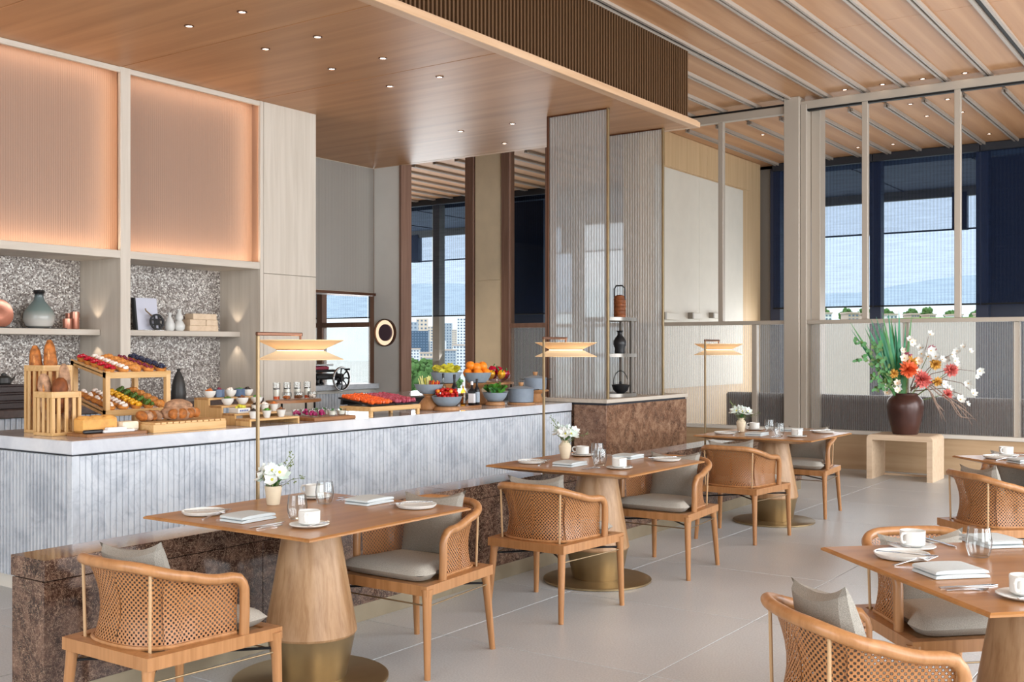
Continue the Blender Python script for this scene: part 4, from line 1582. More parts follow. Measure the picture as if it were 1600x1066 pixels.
# ---- tableware, one setting per diner; local frame: diner at -y of the table centre
plate_me = B().lathe([(.05, .0), (.082, .003), (.092, .012), (.094, .018), (.09, .0185), (.085, .011), (.07, .007), (0, .007)], 40).mesh('plate', 'ceramic_speckle')
saucer_me = B().lathe([(.04, 0), (.07, .003), (.082, .01), (.08, .0125), (.05, .008), (0, .008)], 36).mesh('saucer', 'ceramic_white')
cup_body = B().lathe([(.03, 0), (.038, .002), (.044, .008), (.045, .056), (.042, .057), (.040, .012), (0, .009)], 32).mesh('cup_body', 'ceramic_white')
cup_handle = B().tube([(.043, 0, .05), (.062, 0, .05), (.068, 0, .04), (.066, 0, .026), (.058, 0, .018), (.043, 0, .018)], .005, 8, True).mesh('handle', 'ceramic_white')
cup_coffee = None
glass_me = B().lathe([(.026, 0), (.034, .004), (.042, .03), (.044, .055), (.040, .085), (.037, .105), (.0355, .105), (.039, .083), (.0425, .055), (.0405, .03), (.033, .010), (0, .009)], 32).mesh('glass', 'glass_clear')


def blade_strip(pts, w, th):
    """flat cutlery piece: pts (y, z), half-width list"""
    m = B()
    V = []
    for (y, z), q in zip(pts, w):
        V += [(-q, y, z), (q, y, z), (q, y, z + th), (-q, y, z + th)]
    n = len(pts)
    Fs = [(3, 2, 1, 0), tuple(4 * (n - 1) + k for k in range(4))]
    for i in range(n - 1):
        for k in range(4):
            k2 = (k + 1) % 4
            Fs.append((4 * i + k, 4 * i + k2, 4 * i + 4 + k2, 4 * i + 4 + k))
    return m.add(V, Fs)


knife_me = blade_strip([(0, .0005), (.09, .0005), (.1, .0005), (.17, .0005), (.2, .0005)], [.006, .006, .004, .0085, .001], .003).mesh('knife', 'steel')
spoon_me = blade_strip([(0, .001), (.05, .003), (.085, .003), (.1, .001), (.115, .0005), (.13, .002), (.135, .004)], [.0045, .0035, .003, .009, .0125, .008, .001], .0022).mesh('spoon', 'steel')
fork_m = blade_strip([(0, .0005), (.06, .008), (.11, .016), (.125, .012), (.14, .007)], [.006, .004, .0035, .010, .0115], .0025)
for q in (-.0095, -.0032, .0032, .0095):
    fork_m.add([(q - .0018, .14, .007), (q + .0018, .14, .007), (q + .0014, .19, .018), (q - .0014, .19, .018),
                (q - .0018, .14, .0095), (q + .0018, .14, .0095), (q + .0014, .19, .0202), (q - .0014, .19, .0202)],
               [(0, 3, 2, 1), (4, 5, 6, 7), (0, 1, 5, 4), (1, 2, 6, 5), (2, 3, 7, 6), (3, 0, 4, 7)])
fork_me = fork_m.mesh('fork', 'steel')


def napkin_mesh():
    m = B()
    for k in range(2):
        z0 = .001 + k * .0142
        th = .0135

        def fn(u, v, z0=z0, th=th, k=k):
            # folded layer: rounded fold along -x
            a = u * 2 * PI
            x = -.095 + (.19 - .004 * k) * (0.5 - 0.5 * math.cos(u * PI)) if u <= 1 else 0
            return (x, -.07 + .14 * v, z0 + th * math.sin(u * PI) ** .35)
        m.grid(fn, 14, 4)
        m.grid(lambda u, v, z0=z0: (-.095 + .19 * u, -.07 + .14 * v, z0), 1, 1)
        # short ends
        for y in (-.07, .07):
            P = [(-.095 + (.19 - .004 * k) * (0.5 - 0.5 * math.cos(i / 14 * PI)), y, z0 + th * math.sin(i / 14 * PI) ** .35) for i in range(15)]
            m.add(P, [tuple(range(15))])
    return m.mesh('napkin', 'napkin')


napkin_me = napkin_mesh()


def place(me, name, T, x, y, rz, label, cat, group, z=TZ, tilt=0.):
    (cx, cy), tr = T
    ca, sa = math.cos(tr), math.sin(tr)
    o = obj(name, me, None, (cx + ca * x - sa * y, cy + sa * x + ca * y, z + .0008), (tilt, 0, tr + rz))
    return tag(o, label, cat, group)


def setting(T, rot, tn, which, dx=0., dy=0., skip=()):
    (cx, cy), tr = T
    T2 = ((cx, cy), tr + rot)
    L = f'{which} setting, {tn}'
    if 'plate' not in skip:
        place(plate_me, 'side_plate', T2, -.33 + dx, -.33 + dy, 0, f'round white plate at the {L}', 'plate', 'side plates')
        place(knife_me, 'butter_knife', T2, -.36 + dx, -.41 + dy, R(-38), f'steel knife lying on the plate at the {L}', 'knife', 'butter knives', TZ + .0195)
    if 'fork' not in skip:
        place(fork_me, 'fork', T2, -.21 + dx, -.43 + dy, R(14), f'steel fork between plate and napkin at the {L}', 'fork', 'forks')
    if 'napkin' not in skip:
        place(napkin_me, 'folded_napkin', T2, -.05 + dx, -.32 + dy, R(90), f'folded grey-blue napkin at the {L}', 'napkin', 'napkins')
    if 'knife' not in skip:
        place(knife_me, 'table_knife', T2, .13 + dx, -.47 + dy, R(2), f'steel table knife by the napkin, {L}', 'knife', 'table knives')
        place(spoon_me, 'table_spoon', T2, .165 + dx, -.47 + dy, R(-4), f'steel spoon beside the table knife at the {L}', 'spoon', 'table spoons')
    if 'cup' not in skip:
        sx, sy = .285 + dx, -.29 + dy
        place(saucer_me, 'saucer', T2, sx, sy, 0, f'white saucer under the cup at the {L}', 'saucer', 'saucers')
        ca, sa = math.cos(T2[1]), math.sin(T2[1])
        t = thing('coffee_cup', f'white coffee cup on its saucer at the {L}', 'cup', (cx + ca * sx - sa * sy, cy + sa * sx + ca * sy, TZ + .0095), T2[1] + R(-60 if rot == 0 else 25), 'coffee cups')
        obj('cup_body', cup_body, t)
        obj('handle', cup_handle, t)
        place(spoon_me, 'tea_spoon', T2, sx + .065, sy - .07, R(8), f'small steel spoon on the saucer at the {L}', 'spoon', 'tea spoons', TZ + .0125)
    if 'glass' not in skip:
        place(glass_me, 'water_glass', T2, .11 + dx * .5, -.19 + dy * .5, 0, f'rounded clear water glass at the {L}', 'glass', 'water glasses')


for k in (1, 2, 3):
    T = TC[k]
    setting(T, 0, TN[k], 'near', 0, (0, .07, .07)[k - 1])
    setting(T, PI, TN[k], 'far', .02, -.03)
setting(TC[4], 0, TN[4], 'near', .06, 0)
setting(TC[4], R(-90), TN[4], 'far', -.1, -.1)
setting(TC[5], 0, TN[5], 'near', .07, 0, skip=('glass',))
setting(TC[5], R(-90), TN[5], 'far', -.09, -.13, skip=('plate', 'fork', 'glass'))
place(glass_me, 'water_glass', TC[5], -.225, -.057, 0, 'faceted clear water glass standing alone on the bottom right table', 'glass', 'water glasses')


# ---- small posies
def petal(m, c, d, ln, wd, curl=.3, up=Vector((0, 0, 1))):
    d = Vector(d).normalized()
    sd = d.cross(up)
    sd = sd.normalized() if sd.length > 1e-4 else Vector((1, 0, 0))
    nrm = sd.cross(d)
    c = Vector(c)
    P = []
    for u, wv in ((0, .25), (.35, .9), (.7, .85), (1, .06)):
        q = c + d * ln * u + nrm * curl * ln * u * u
        P += [q - sd * wd * wv, q + nrm * (-.12 * wd) * wv, q + sd * wd * wv]
    Fs = []
    for i in range(3):
        for j in range(2):
            Fs.append((3 * i + j, 3 * i + j + 1, 3 * i + 4 + j, 3 * i + 3 + j))
    m.add(P, Fs)


def flower(m, c, n, ln, wd, facing, spread=.9, curl=.2, layers=1):
    fz = Vector(facing).normalized()
    ax = fz.orthogonal().normalized()
    ay = fz.cross(ax)
    for L in range(layers):
        s = 1 - .28 * L
        for i in range(n):
            a = 2 * PI * (i + .5 * L) / n
            d = (ax * math.cos(a) + ay * math.sin(a)) * spread * (1 - .25 * L) + fz * (.35 + .4 * L)
            petal(m, c, d, ln * s, wd * s, curl, fz)


def posy(T, x, y, label_t, seed, tall):
    rr = random.Random(seed)
    (cx, cy), tr = T
    ca, sa = math.cos(tr), math.sin(tr)
    px, py = cx + ca * x - sa * y, cy + sa * x + ca * y
    v = thing('bud_vase', f'small sand-coloured vase on the {label_t}', 'vase', (px, py, TZ + .0008), 0, 'bud vases')
    if tall:
        prof = [(.024, 0), (.028, .004), (.04, .06), (.042, .085), (.03, .103), (.022, .11), (.027, .122), (.024, .122), (.019, .108)]
        hz = .12
    else:
        prof = [(.028, 0), (.03, .003), (.041, .088), (.038, .088), (.03, .02)]
        hz = .085
    B().lathe(prof, 28).build('vase_body', 'ceramic_sand', v)
    p = thing('flower_posy', f'posy of white blooms and green sprigs on the {label_t}', 'flowers', (px, py, TZ + hz - .03), 0, 'table posies')
    for k in range(14):
        m = B()
        a = 2.4 * k + rr.uniform(-.3, .3)
        rad = rr.uniform(.015, .065)
        c = (rad * math.cos(a), rad * math.sin(a), rr.uniform(.06, .11))
        flower(m, c, 6, rr.uniform(.036, .052), .015, (math.cos(a) * .8, math.sin(a) * .8 - .4, .7), 1, .25)
        blo = m.build('bloom', 'petal_mint' if k % 2 else 'petal_white', p)
        m = B()
        m.tube([(0, 0, -.03), c], .0018, 5)
        m.build('stem', 'leaf_olive', p)
        m = B()
        m.ball((c[0], c[1], c[2] + .004), .007, 8, 5)
        m.build('bloom_centre', 'star_fruit', blo)
    for k in range(7):
        m = B()
        a = rr.uniform(0, 2 * PI)
        petal(m, (0, 0, .03), (math.cos(a), math.sin(a), rr.uniform(.3, 1.2)), rr.uniform(.07, .1), .012, -.15)
        m.build('leaf', 'leaf_olive' if k % 2 else 'leaf_green', p)
    for k in range(4):
        m = B()
        a = R(20 + 30 * k) if not tall else R(150 + 30 * k)
        tip = Vector((math.cos(a) * .10, math.sin(a) * .10, .15 + .02 * (k % 3)))
        if k == 3:
            tip = Vector((.15, .06, .08))
        m.tube([(0, 0, 0), tuple(tip * .55 + Vector((0, 0, .02))), tuple(tip)], .0012, 4)
        for q in range(10):
            u = .5 + q * .055
            c = tip * u + Vector((rr.uniform(-.012, .012), rr.uniform(-.012, .012), rr.uniform(-.01, .014) + .02 * (1 - u)))
            m.ball(c, .0038, 5, 4)
        m.build('berry_sprig', 'leaf_olive', p)


posy(TC[1], -.30, .05, 'nearest table', 1, False)
posy(TC[2], -.30, .09, 'middle table', 2, True)
posy(TC[3], -.31, .03, 'farthest table', 3, True)

# ================================================================== things on the buffet
def put(px, py, z=CT):
    return on_z(px, py, z + .0006)


def slat_crate(loc, w, d, h, label, rz=0):
    t = thing('bread_crate', label, 'crate', loc, rz, 'slatted bread crates')
    e = .022
    B().cbox(0, w, 0, d, 0, .02, .002).build('bottom', 'ash_stand', t, smooth=False)
    for (x0, x1, y0, y1) in ((0, w, 0, .014), (0, w, d - .014, d), (0, .014, .014, d - .014), (w - .014, w, .014, d - .014)):
        B().cbox(x0, x1, y0, y1, h - .038, h, .002).build('top_rail', 'ash_stand', t, smooth=False)
    for x in (0, w - e):
        for y in (0, d - e):
            B().cbox(x, x + e, y, y + e, .02, h - .038, .002).build('corner_post', 'ash_stand_up', t, smooth=False)
    n = 3
    for k in range(n):
        xc = e + (w - 2 * e) * (k + .5) / n
        yc = e + (d - 2 * e) * (k + .5) / n
        for y in (0, d - .012):
            B().cbox(xc - .011, xc + .011, y, y + .012, .02, h - .038, .002).build('slat', 'ash_stand_up', t, smooth=False)
        for x in (0, w - .012):
            B().cbox(x, x + .012, yc - .011, yc + .011, .02, h - .038, .002).build('slat', 'ash_stand_up', t, smooth=False)
    return t


slat_crate((-6.24, 3.75, CT + .0006), .2, .2, .27, 'front slatted wooden bread crate at the left end of the buffet')
slat_crate((-6.48, 3.83, CT + .0006), .22, .2, .43, 'taller slatted wooden bread crate behind the front crate')


def loaf_tube(pts, rad, mat, name, label, group=None, flat=.85, cuts=0):
    t = thing(name, label, 'bread', (0, 0, 0), 0, group)
    n = 14
    P, Rr = [], []
    pts = [Vector(p) for p in pts]
    for i in range(n + 1):
        u = i / n
        q = u * (len(pts) - 1)
        k = min(int(q), len(pts) - 2)
        P.append(pts[k].lerp(pts[k + 1], q - k))
        Rr.append(rad * max(.12, (1 - abs(2 * u - 1) ** 4.5)) ** .5 * (1 + .05 * math.sin(i * 2.6)))
    B().tube(P, Rr, 12, True, flat).build('crust', mat, t)
    for c in range(cuts):
        u = (c + 1) / (cuts + 1)
        a = pts[0].lerp(pts[-1], u)
        ax = (pts[-1] - pts[0]).normalized()
        toward = Vector((.7, -.7, .2))
        s = (toward - ax * toward.dot(ax)).normalized() * rad * .93
        B().tube([a + s - ax * .03, a + s + Vector((0, 0, 0)), a + s + ax * .03], [.002, .008, .002], 6).build('scored_cut', 'pastry', t)
    return t


z0 = CT + .03
loaf_tube([(-6.42, 3.90, z0 + .05), (-6.45, 3.885, 1.50)], .042, 'crust', 'baguette', 'left browned baguette sticking out of the tall crate', 'baguettes', .9, 4)
loaf_tube([(-6.33, 3.94, z0 + .05), (-6.40, 3.955, 1.535)], .042, 'crust', 'baguette', 'right and taller browned baguette in the tall crate', 'baguettes', .9, 4)
loaf_tube([(-6.17, 3.81, z0 + .06), (-6.20, 3.79, 1.325)], .042, 'flour_crust', 'rustic_loaf', 'floured dark rye stick at the left of the front crate', 'rye sticks', .9, 2)
loaf_tube([(-6.12, 3.90, z0 + .06), (-6.17, 3.91, 1.385)], .036, 'flour_crust', 'rustic_loaf', 'floured dark rye stick in the middle of the front crate', 'rye sticks', .9, 2)
loaf_tube([(-6.105, 3.83, z0 + .1), (-6.105, 3.85, 1.30)], .048, 'crust_dark', 'round_roll', 'round glossy brown roll at the right of the front crate', None, .95)

# board with sandwich loaf, slice and knife
bd = thing('bread_board', 'oval wooden board at the buffet corner under the sandwich loaf', 'board', (0, 0, CT + .0006))
P = [on_z(112, 681, CT), on_z(235, 665.5, CT)]
B().prism([(-5.9 + .125 * max(-1, min(1, 1.5 * math.cos(a))), 4.04 + .215 * max(-1, min(1, 1.25 * math.sin(a)))) for a in [2 * PI * i / 32 for i in range(32)]], 0, .018).build('plank', 'walnut_board', bd, smooth=False)
LB = CT + .0196
m = B()


def loaf_fn(u, v):
    a, b = 2 * u - 1, 2 * v - 1
    s = .055 * (1 - abs(a) ** 8 * .12)
    return a, b, s


m.cbox(-.055, .055, -.125, .125, 0, .09, .012)
for k in range(3):
    m.ball((0, -.083 + k * .083, .088), (.052, .044, .016), 12, 6)
m.build('sandwich_loaf', 'golden_loaf', None, (-5.945, 3.985, LB), (0, 0, R(4)))
tag(bpy.data.objects['sandwich_loaf'], 'square golden sandwich loaf on the oval board', 'bread')
o = B().cbox(-.05, .05, -.062, .062, 0, .055, .008).build('bread_slice', 'crumb', None, (-5.92, 4.185, LB), (0, 0, R(5)))
tag(o, 'pale cut bread slice right of the sandwich loaf', 'bread')
t = thing('bread_knife', 'black handled bread knife wrapped in a white napkin', 'knife', (-5.84, 3.83, LB), R(86))
B().cbox(0, .13, -.012, .012, 0, .022, .006).build('handle', 'knife_black', t)
B().cbox(.12, .33, -.03, .03, 0, .016, .005).cbox(.15, .28, -.025, .025, .012, .03, .008).build('napkin_wrap', 'towel_white', t)
B().cbox(.31, .36, -.012, .012, .004, .007, .001).build('blade', 'steel', t)

# two-tier pastry stand
ps = thing('pastry_stand', 'two-tier sloping wooden pastry stand on the buffet', 'stand', (0, 0, CT + .0006))
X0, X1, Y0, Y1 = -6.61, -6.25, 4.24, 4.75
for (x, h) in ((X0, .455), (X1, .385)):
    for y in (Y0, Y1 - .035):
        B().cbox(x - .0, x + .035, y, y + .035, 0, h, .002).build('post', 'ash_stand_up', ps, smooth=False)
TR = []
for nm, (zf, zb) in (('upper', (.365, .445)), ('lower', (.115, .21))):
    sl = math.atan2(zb - zf, X1 - X0)
    Mt = Matrix.Translation((X1 + .035, Y0, zf)) @ Matrix.Rotation(sl, 4, 'Y')
    L = (X1 + .035 - X0) / math.cos(sl)
    B().cbox(-L, 0, .0, Y1 - Y0, -.01, 0, .002).xf(Mt).build('tray_board', 'ash_stand', ps, smooth=False)
    for y in (0, Y1 - Y0 - .012):
        B().cbox(-L, 0, y, y + .012, -.028, .012, .002).xf(Mt).build('tray_side', 'ash_stand', ps, smooth=False)
    B().cbox(-.012, .002, 0, Y1 - Y0, -.028, .014, .002).xf(Mt).build('tray_front', 'ash_stand', ps, smooth=False)
    B().cbox(-L + .015, -.015, .015, Y1 - Y0 - .015, 0, .004, .001).xf(Mt).build('paper_liner', 'towel_white', ps, smooth=False)
    TR.append((Matrix.Translation((0, 0, CT + .0006)) @ Mt, L, sl))

# pastry kinds (shared meshes)
tart_me = B().lathe([(.024, 0), (.034, .018), (.036, .024), (.03, .022), (0, .02)], 14).mesh('pastry_base', 'pastry')


def cluster(mat, n, r, rad, z, seed, h=.012):
    rr = random.Random(seed)
    m = B()
    for k in range(n):
        a, q = rr.uniform(0, 2 * PI), rad * rr.uniform(0, 1) ** .5
        m.ball((q * math.cos(a), q * math.sin(a), z + h * (1 - q / rad)), r * rr.uniform(.85, 1.15), 7, 5)
    return m.mesh('topping', mat)


def crois():
    m = B()
    P, Q = [], []
    for i in range(13):
        u = i / 12 * 2 - 1
        P.append((.05 * u, .018 * u * u, .018 + .002 * (1 - abs(u))))
        Q.append((.021 * (1 - abs(u) ** 1.6) + .004) * (1.12 if i % 2 else .92))
    return m.tube(P, Q, 9).mesh('pastry_base', 'pastry')


crois_me = crois()
dan = B().ball((0, 0, .014), (.04, .034, .016), 12, 6, .06).mesh('pastry_base', 'pastry')
KIND = {
    'raspberry tart': (tart_me, cluster('berry_red', 12, .0105, .028, .026, 1), 'red raspberry tart'),
    'cream danish': (dan, cluster('cream', 7, .012, .022, .026, 2), 'cream topped danish'),
    'croissant': (crois_me, None, 'golden croissant'),
    'berry danish': (dan, cluster('plum_food', 8, .009, .022, .026, 3), 'dark berry danish'),
    'blueberry tart': (tart_me, cluster('berry_blue', 13, .0105, .028, .026, 4, .016), 'blueberry tart'),
    'mango tart': (tart_me, cluster('mango', 9, .013, .026, .026, 5), 'yellow mango tart'),
    'green tart': (tart_me, cluster('kiwi', 10, .013, .026, .026, 6, .016), 'green pistachio tart'),
    'sugar bun': (dan, cluster('cream', 4, .013, .016, .024, 7), 'sugared bun'),
}
rows = [['raspberry tart', 'cream danish', 'croissant', 'berry danish', 'blueberry tart'], ['sugar bun', 'cream danish', 'mango tart', 'green tart', 'croissant']]
for tier, (Mt, L, sl) in enumerate(TR):
    for c, kd in enumerate(rows[tier]):
        base, top, txt = KIND[kd]
        n = 5
        for k in range(n):
            x = -L + .05 + (L - .095) * k / (n - 1)
            y = .055 + (Y1 - Y0 - .11) * c / 4
            p = Mt @ Vector((x, y, .0046))
            t = thing(kd.replace(' ', '_'), f'{txt}, {ORD[k]} from the back on the {("upper", "lower")[tier]} pastry tray', 'pastry', p, 0, f'{kd}s on the {("upper", "lower")[tier]} tray')
            t.rotation_euler = (0, sl, random.uniform(-.25, .25) + (PI / 2 if kd == 'croissant' else 0))
            t.scale = (1.13, 1.13, 1.2)
            obj('pastry_base', base, t)
            if top:
                obj('topping', top, t)

# wooden box with twisted bread and big boule
bxw = thing('bread_box', 'slotted wooden box board under the round country loaf', 'box', (0, 0, CT + .0006))
B().cbox(-6.05, -5.75, 4.265, 4.845, 0, .052, .002).build('body', 'ash_stand', bxw, smooth=False)
for k in range(12):
    y = 4.277 + k * .0475
    B().cbox(-6.05, -5.75, y, y + .04, .052, .064, .0015).build('slat', 'ash_stand', bxw, smooth=False)
BZ = CT + .0656
bl = thing('country_loaf', 'big round floured country loaf on the slotted box', 'bread', (-5.89, 4.565, BZ))
random.seed(21)
B().ball((0, 0, .045), (.10, .13, .055), 20, 10, .05).ball((-.02, .01, .085), (.08, .10, .05), 18, 9, .05).build('crust', 'flour_crust', bl)
for k in range(4):
    B().ball((.09 - .02 * abs(k - 1.5), -.09 + .06 * k, .045), (.028, .036, .034), 10, 6, .08).build('plait', 'crust', bl)
tw = thing('twisted_bread', 'small twisted bread left of the country loaf', 'bread', (-5.92, 4.355, BZ))
for k in range(4):
    B().ball((.01 * (k % 2), -.055 + .036 * k, .036), (.05, .03, .036), 10, 7, .07, Matrix.Rotation(.5, 3, 'X')).build('strand', 'flour_crust' if k % 2 else 'crust', tw)
random.seed(8)

# stepped risers with dip bowls
rz_ = []
for k, (xf, h, dp) in enumerate(((-6.12, .183, .16), (-5.98, .132, .138), (-5.845, .082, .133), (-5.69, .049, .15))):
    t = thing('riser', f'finger-jointed wooden riser, {("tallest", "second tallest", "third tallest", "lowest")[k]} of the stepped set', 'riser', (0, 0, CT + .0006), 0, 'stepped risers')
    sbd = B().cbox(xf - dp, xf, 5.0, 5.46, h - .014, h, .0015).build('shelf_board', 'ash_stand', t, smooth=False)
    for y in (5.0, 5.446):
        B().cbox(xf - dp, xf, y, y + .014, 0, h - .0142, .0015).build('side_board', 'ash_stand_up', t, smooth=False)
    m = B()
    for q in range(9):
        x = xf - dp + .012 + q * (dp - .02) / 9
        m.box(x, x + .006, 4.9985, 5.0, h - .014, h)
    tag(m.build('finger_joint', 'walnut_board', sbd, smooth=False), kind='stuff')
    rz_.append((xf - dp / 2, CT + h + .0012))

bowl_me = B().lathe([(.022, 0), (.03, .003), (.05, .03), (.054, .052), (.051, .052), (.045, .028), (.02, .010), (0, .01)], 28).mesh('bowl_body', 'ceramic_white')
cupb_me = B().lathe([(.024, 0), (.026, .003), (.04, .05), (.05, .056), (.046, .056), (.034, .045), (.02, .008), (0, .008)], 24).mesh('bowl_body', 'ceramic_white')
hex_me = B().lathe([(.042, 0), (.048, .004), (.048, .06), (.043, .06), (.04, .01), (0, .01)], 6).mesh('cup_body', 'ceramic_blue', False)


def dip(kind, k, y, dx, food, label, seed):
    x, z = rz_[k]
    t = thing('dip_bowl' if kind != 'hex' else 'hexagonal_cup', label, 'bowl' if kind != 'hex' else 'cup', (x + dx, y, z), random.uniform(0, 1), 'dips on the risers')
    t.scale = (.82, .82, .95)
    obj('bowl_body', {'bowl': bowl_me, 'cup': cupb_me, 'hex': hex_me}[kind], t)
    obj('food', cluster(food, 14, .011, .03, .048, seed, .018), t)


for a in (('bowl', 0, 5.05, .03, 'orange_food', 'white bowl with orange relish, leftmost on the tallest riser', 31),
          ('hex', 0, 5.14, .02, 'plum_food', 'blue hexagonal cup with purple dip on the tallest riser', 32),
          ('bowl', 0, 5.245, .02, 'cream', 'white bowl with pale dip in the middle of the tallest riser', 33),
          ('hex', 0, 5.33, .02, 'lettuce', 'blue hexagonal cup with green herbs on the tallest riser', 34),
          ('bowl', 0, 5.42, .0, 'dark_food', 'white bowl with black olives, rightmost on the tallest riser', 35),
          ('bowl', 1, 5.10, .01, 'kiwi', 'white bowl with green olives on the second riser', 36),
          ('bowl', 1, 5.235, .01, 'brown_food', 'white bowl with brown nuts on the second riser', 37),
          ('bowl', 1, 5.37, .01, 'lettuce', 'white bowl with chopped greens on the second riser', 38),
          ('cup', 2, 5.24, .01, 'dark_food', 'flared white cup with dark spread on the third riser', 39),
          ('cup', 2, 5.32, .01, 'cream', 'flared white cup with cream spread on the third riser', 40),
          ('cup', 2, 5.41, .01, 'orange_food', 'flared white cup with orange slices on the third riser', 41),
          ('cup', 3, 5.08, .02, 'dark_food', 'flared white cup at the left of the lowest riser', 42),
          ('cup', 3, 5.20, .02, 'lettuce', 'flared white cup with green dip in the middle of the lowest riser', 43),
          ('cup', 3, 5.335, .02, 'brown_food', 'flared white cup at the right of the lowest riser', 44)):
    dip(*a)
t = thing('butter_tray', 'white tray of portion packs with blue print on the third riser', 'tray', (rz_[2][0], 5.10, rz_[2][1]))
B().cbox(-.05, .05, -.055, .055, 0, .035, .003).build('tray_body', 'ceramic_white', t, smooth=False)
for q in range(5):
    B().box(.0502, .0512, -.04 + q * .016, -.03 + q * .016, .012, .024).build('blue_print', 'ink_blue', t, smooth=False)
obj('food', cluster('star_fruit', 9, .012, .035, .04, 45), t)

# oval raised board with jars
ob = thing('oval_board', 'raised oval wooden board carrying layered yoghurt glasses', 'board', (-6.45, 6.13, CT + .0006))
B().prism([(.13 * math.cos(a), .28 * math.sin(a)) for a in [2 * PI * i / 36 for i in range(36)]], .10, .122).build('plank', 'walnut_board', ob, smooth=False)
for x, y in ((.05, .18), (-.05, .18), (.05, -.18), (-.05, -.18)):
    B().box(x - .006, x + .006, y - .006, y + .006, 0, .1).build('leg', 'black_metal', ob, smooth=False)
OZ = CT + .1236
for i in range(4):
    y = 5.96 + i * .112
    t = thing('yoghurt_glass', f'tall layered yoghurt glass, {ORD[i]} from the left on the oval board', 'glass', (-6.47, y, OZ), 0, 'layered yoghurt glasses')
    B().lathe([(.026, 0), (.028, .002), (.03, .14), (.028, .14), (.025, .006)], 20).build('tumbler', 'glass_clear', t)
    B().lathe([(.023, .006), (.0245, .03)], 18).build('fruit_layer', 'salmon', t)
    B().lathe([(.0245, .0305), (.0262, .085)], 18).build('yoghurt_layer', 'yoghurt', t)
    B().lathe([(.0262, .0855), (.0264, .094)], 18).build('seed_layer', 'dark_food', t)
for i, y in enumerate((5.99, 6.12, 6.27)):
    t = thing('dessert_ball_glass', f'small round dessert glass, {ORD[i]} from the left before the yoghurt glasses', 'glass', (-6.385, y, OZ), 0, 'round dessert glasses')
    B().lathe([(.018, 0), (.036, .02), (.042, .042), (.036, .064), (.034, .063), (.039, .042), (.033, .02), (0, .006)], 20).build('round_glass', 'glass_clear', t)
    obj('dessert', cluster(('orange_food', 'brown_food', 'cream')[i], 10, .011, .024, .022, 60 + i), t)

# flat board with small glass cups
fb = thing('walnut_board', 'flat walnut board with rows of little glass cups', 'board', (0, 0, CT + .0006))
B().cbox(-6.03, -5.70, 5.62, 6.06, 0, .026, .003).build('plank', 'walnut_board', fb, smooth=False)
FZ = CT + .0272
cupg = B().lathe([(.022, 0), (.03, .003), (.039, .05), (.037, .05), (.029, .006), (0, .005)], 20).mesh('cup_glass', 'glass_clear')
NMS = ('back left', 'back right', 'front left', 'front right')
for i, (x, y) in enumerate(((-5.95, 5.68), (-5.95, 5.77), (-5.80, 5.70), (-5.80, 5.79))):
    t = thing('beet_cup', f'little glass cup with magenta beet salad, {NMS[i]} of four', 'cup', (x, y, FZ), 0, 'magenta beet cups')
    obj('cup_glass', cupg, t)
    obj('beet_salad', cluster('magenta_food', 12, .012, .024, .018, 70 + i, .028), t)
for i, (x, y) in enumerate(((-5.95, 5.88), (-5.95, 5.98), (-5.80, 5.90), (-5.80, 6.0))):
    t = thing('panna_cup', f'little glass cup with white cream and mint, {NMS[i]} of four', 'cup', (x, y, FZ), 0, 'white cream cups')
    obj('cup_glass', cupg, t)
    B().lathe([(.027, .006), (.034, .034), (0, .036)], 18).build('cream_fill', 'yoghurt', t)
    m = B()
    for q in range(3):
        petal(m, (0, 0, .036), (math.cos(q * 2.1 + i), math.sin(q * 2.1 + i), .8), .03, .01, 0)
    m.build('mint_leaf', 'leaf_green', t)

# charcuterie table board
mb = thing('carving_stand', 'low wooden serving stand under the slate trays of salmon and ham', 'stand', (0, 0, CT + .0006))
B().cbox(-5.99, -5.66, 6.18, 6.78, .045, .082, .002).build('top', 'ash_stand', mb, smooth=False)
for x in (-5.98, -5.69):
    for y in (6.185, 6.745):
        B().cbox(x, x + .025, y, y + .03, 0, .045, .002).build('leg', 'ash_stand', mb, smooth=False)
MZ = CT + .0832


def meat_tray(y0, y1, label, food, mlabel, n, seed):
    sl = R(8)
    t = thing('slate_tray', label, 'tray', (-5.67, y0, MZ + .004), 0, 'black slate trays')
    t.rotation_euler = (0, sl, 0)
    L = .36
    B().cbox(-L, 0, 0, y1 - y0, 0, .012, .002).build('slate', 'ceramic_black', t, smooth=False)
    B().cbox(-L + .01, -L + .03, .02, y1 - y0 - .02, -.045, 0, .002).build('prop', 'ceramic_black', t, smooth=False)
    rr = random.Random(seed)
    f = thing(food[1], mlabel, 'food', (-5.67, y0, MZ + .0175), 0)
    f.rotation_euler = (0, sl, 0)
    for i in range(n[0]):
        m = B()
        for j in range(n[1]):
            x = -L + .035 + (L - .06) * i / (n[0] - 1)
            y = .03 + (y1 - y0 - .06) * j / (n[1] - 1)
            m.ball((x + rr.uniform(-.006, .006), y + rr.uniform(-.005, .005), .012), (.02, .017, rr.uniform(.012, .022)), 8, 5, .12)
        m.build('slice_row', food[0], f)


meat_tray(6.20, 6.47, 'black slate tray under the orange smoked salmon', ('salmon', 'smoked_salmon'), 'rows of orange smoked salmon slices on slate', (12, 9), 3)
meat_tray(6.49, 6.77, 'black slate tray under the dark red ham', ('ham', 'sliced_ham'), 'rows of dark red ham slices on slate', (12, 10), 4)


# ---- fruit bowls
def bowl_thing(loc, r, h, mat, label, name='fruit_bowl'):
    t = thing(name, label, 'bowl', loc, 0, 'grey fruit bowls')
    B().lathe([(r * .42, 0), (r * .6, .006), (r * .86, h * .5), (r, h), (r * .965, h), (r * .82, h * .5), (r * .55, .018), (0, .014)], 40).build('bowl_body', mat, t)
    return t


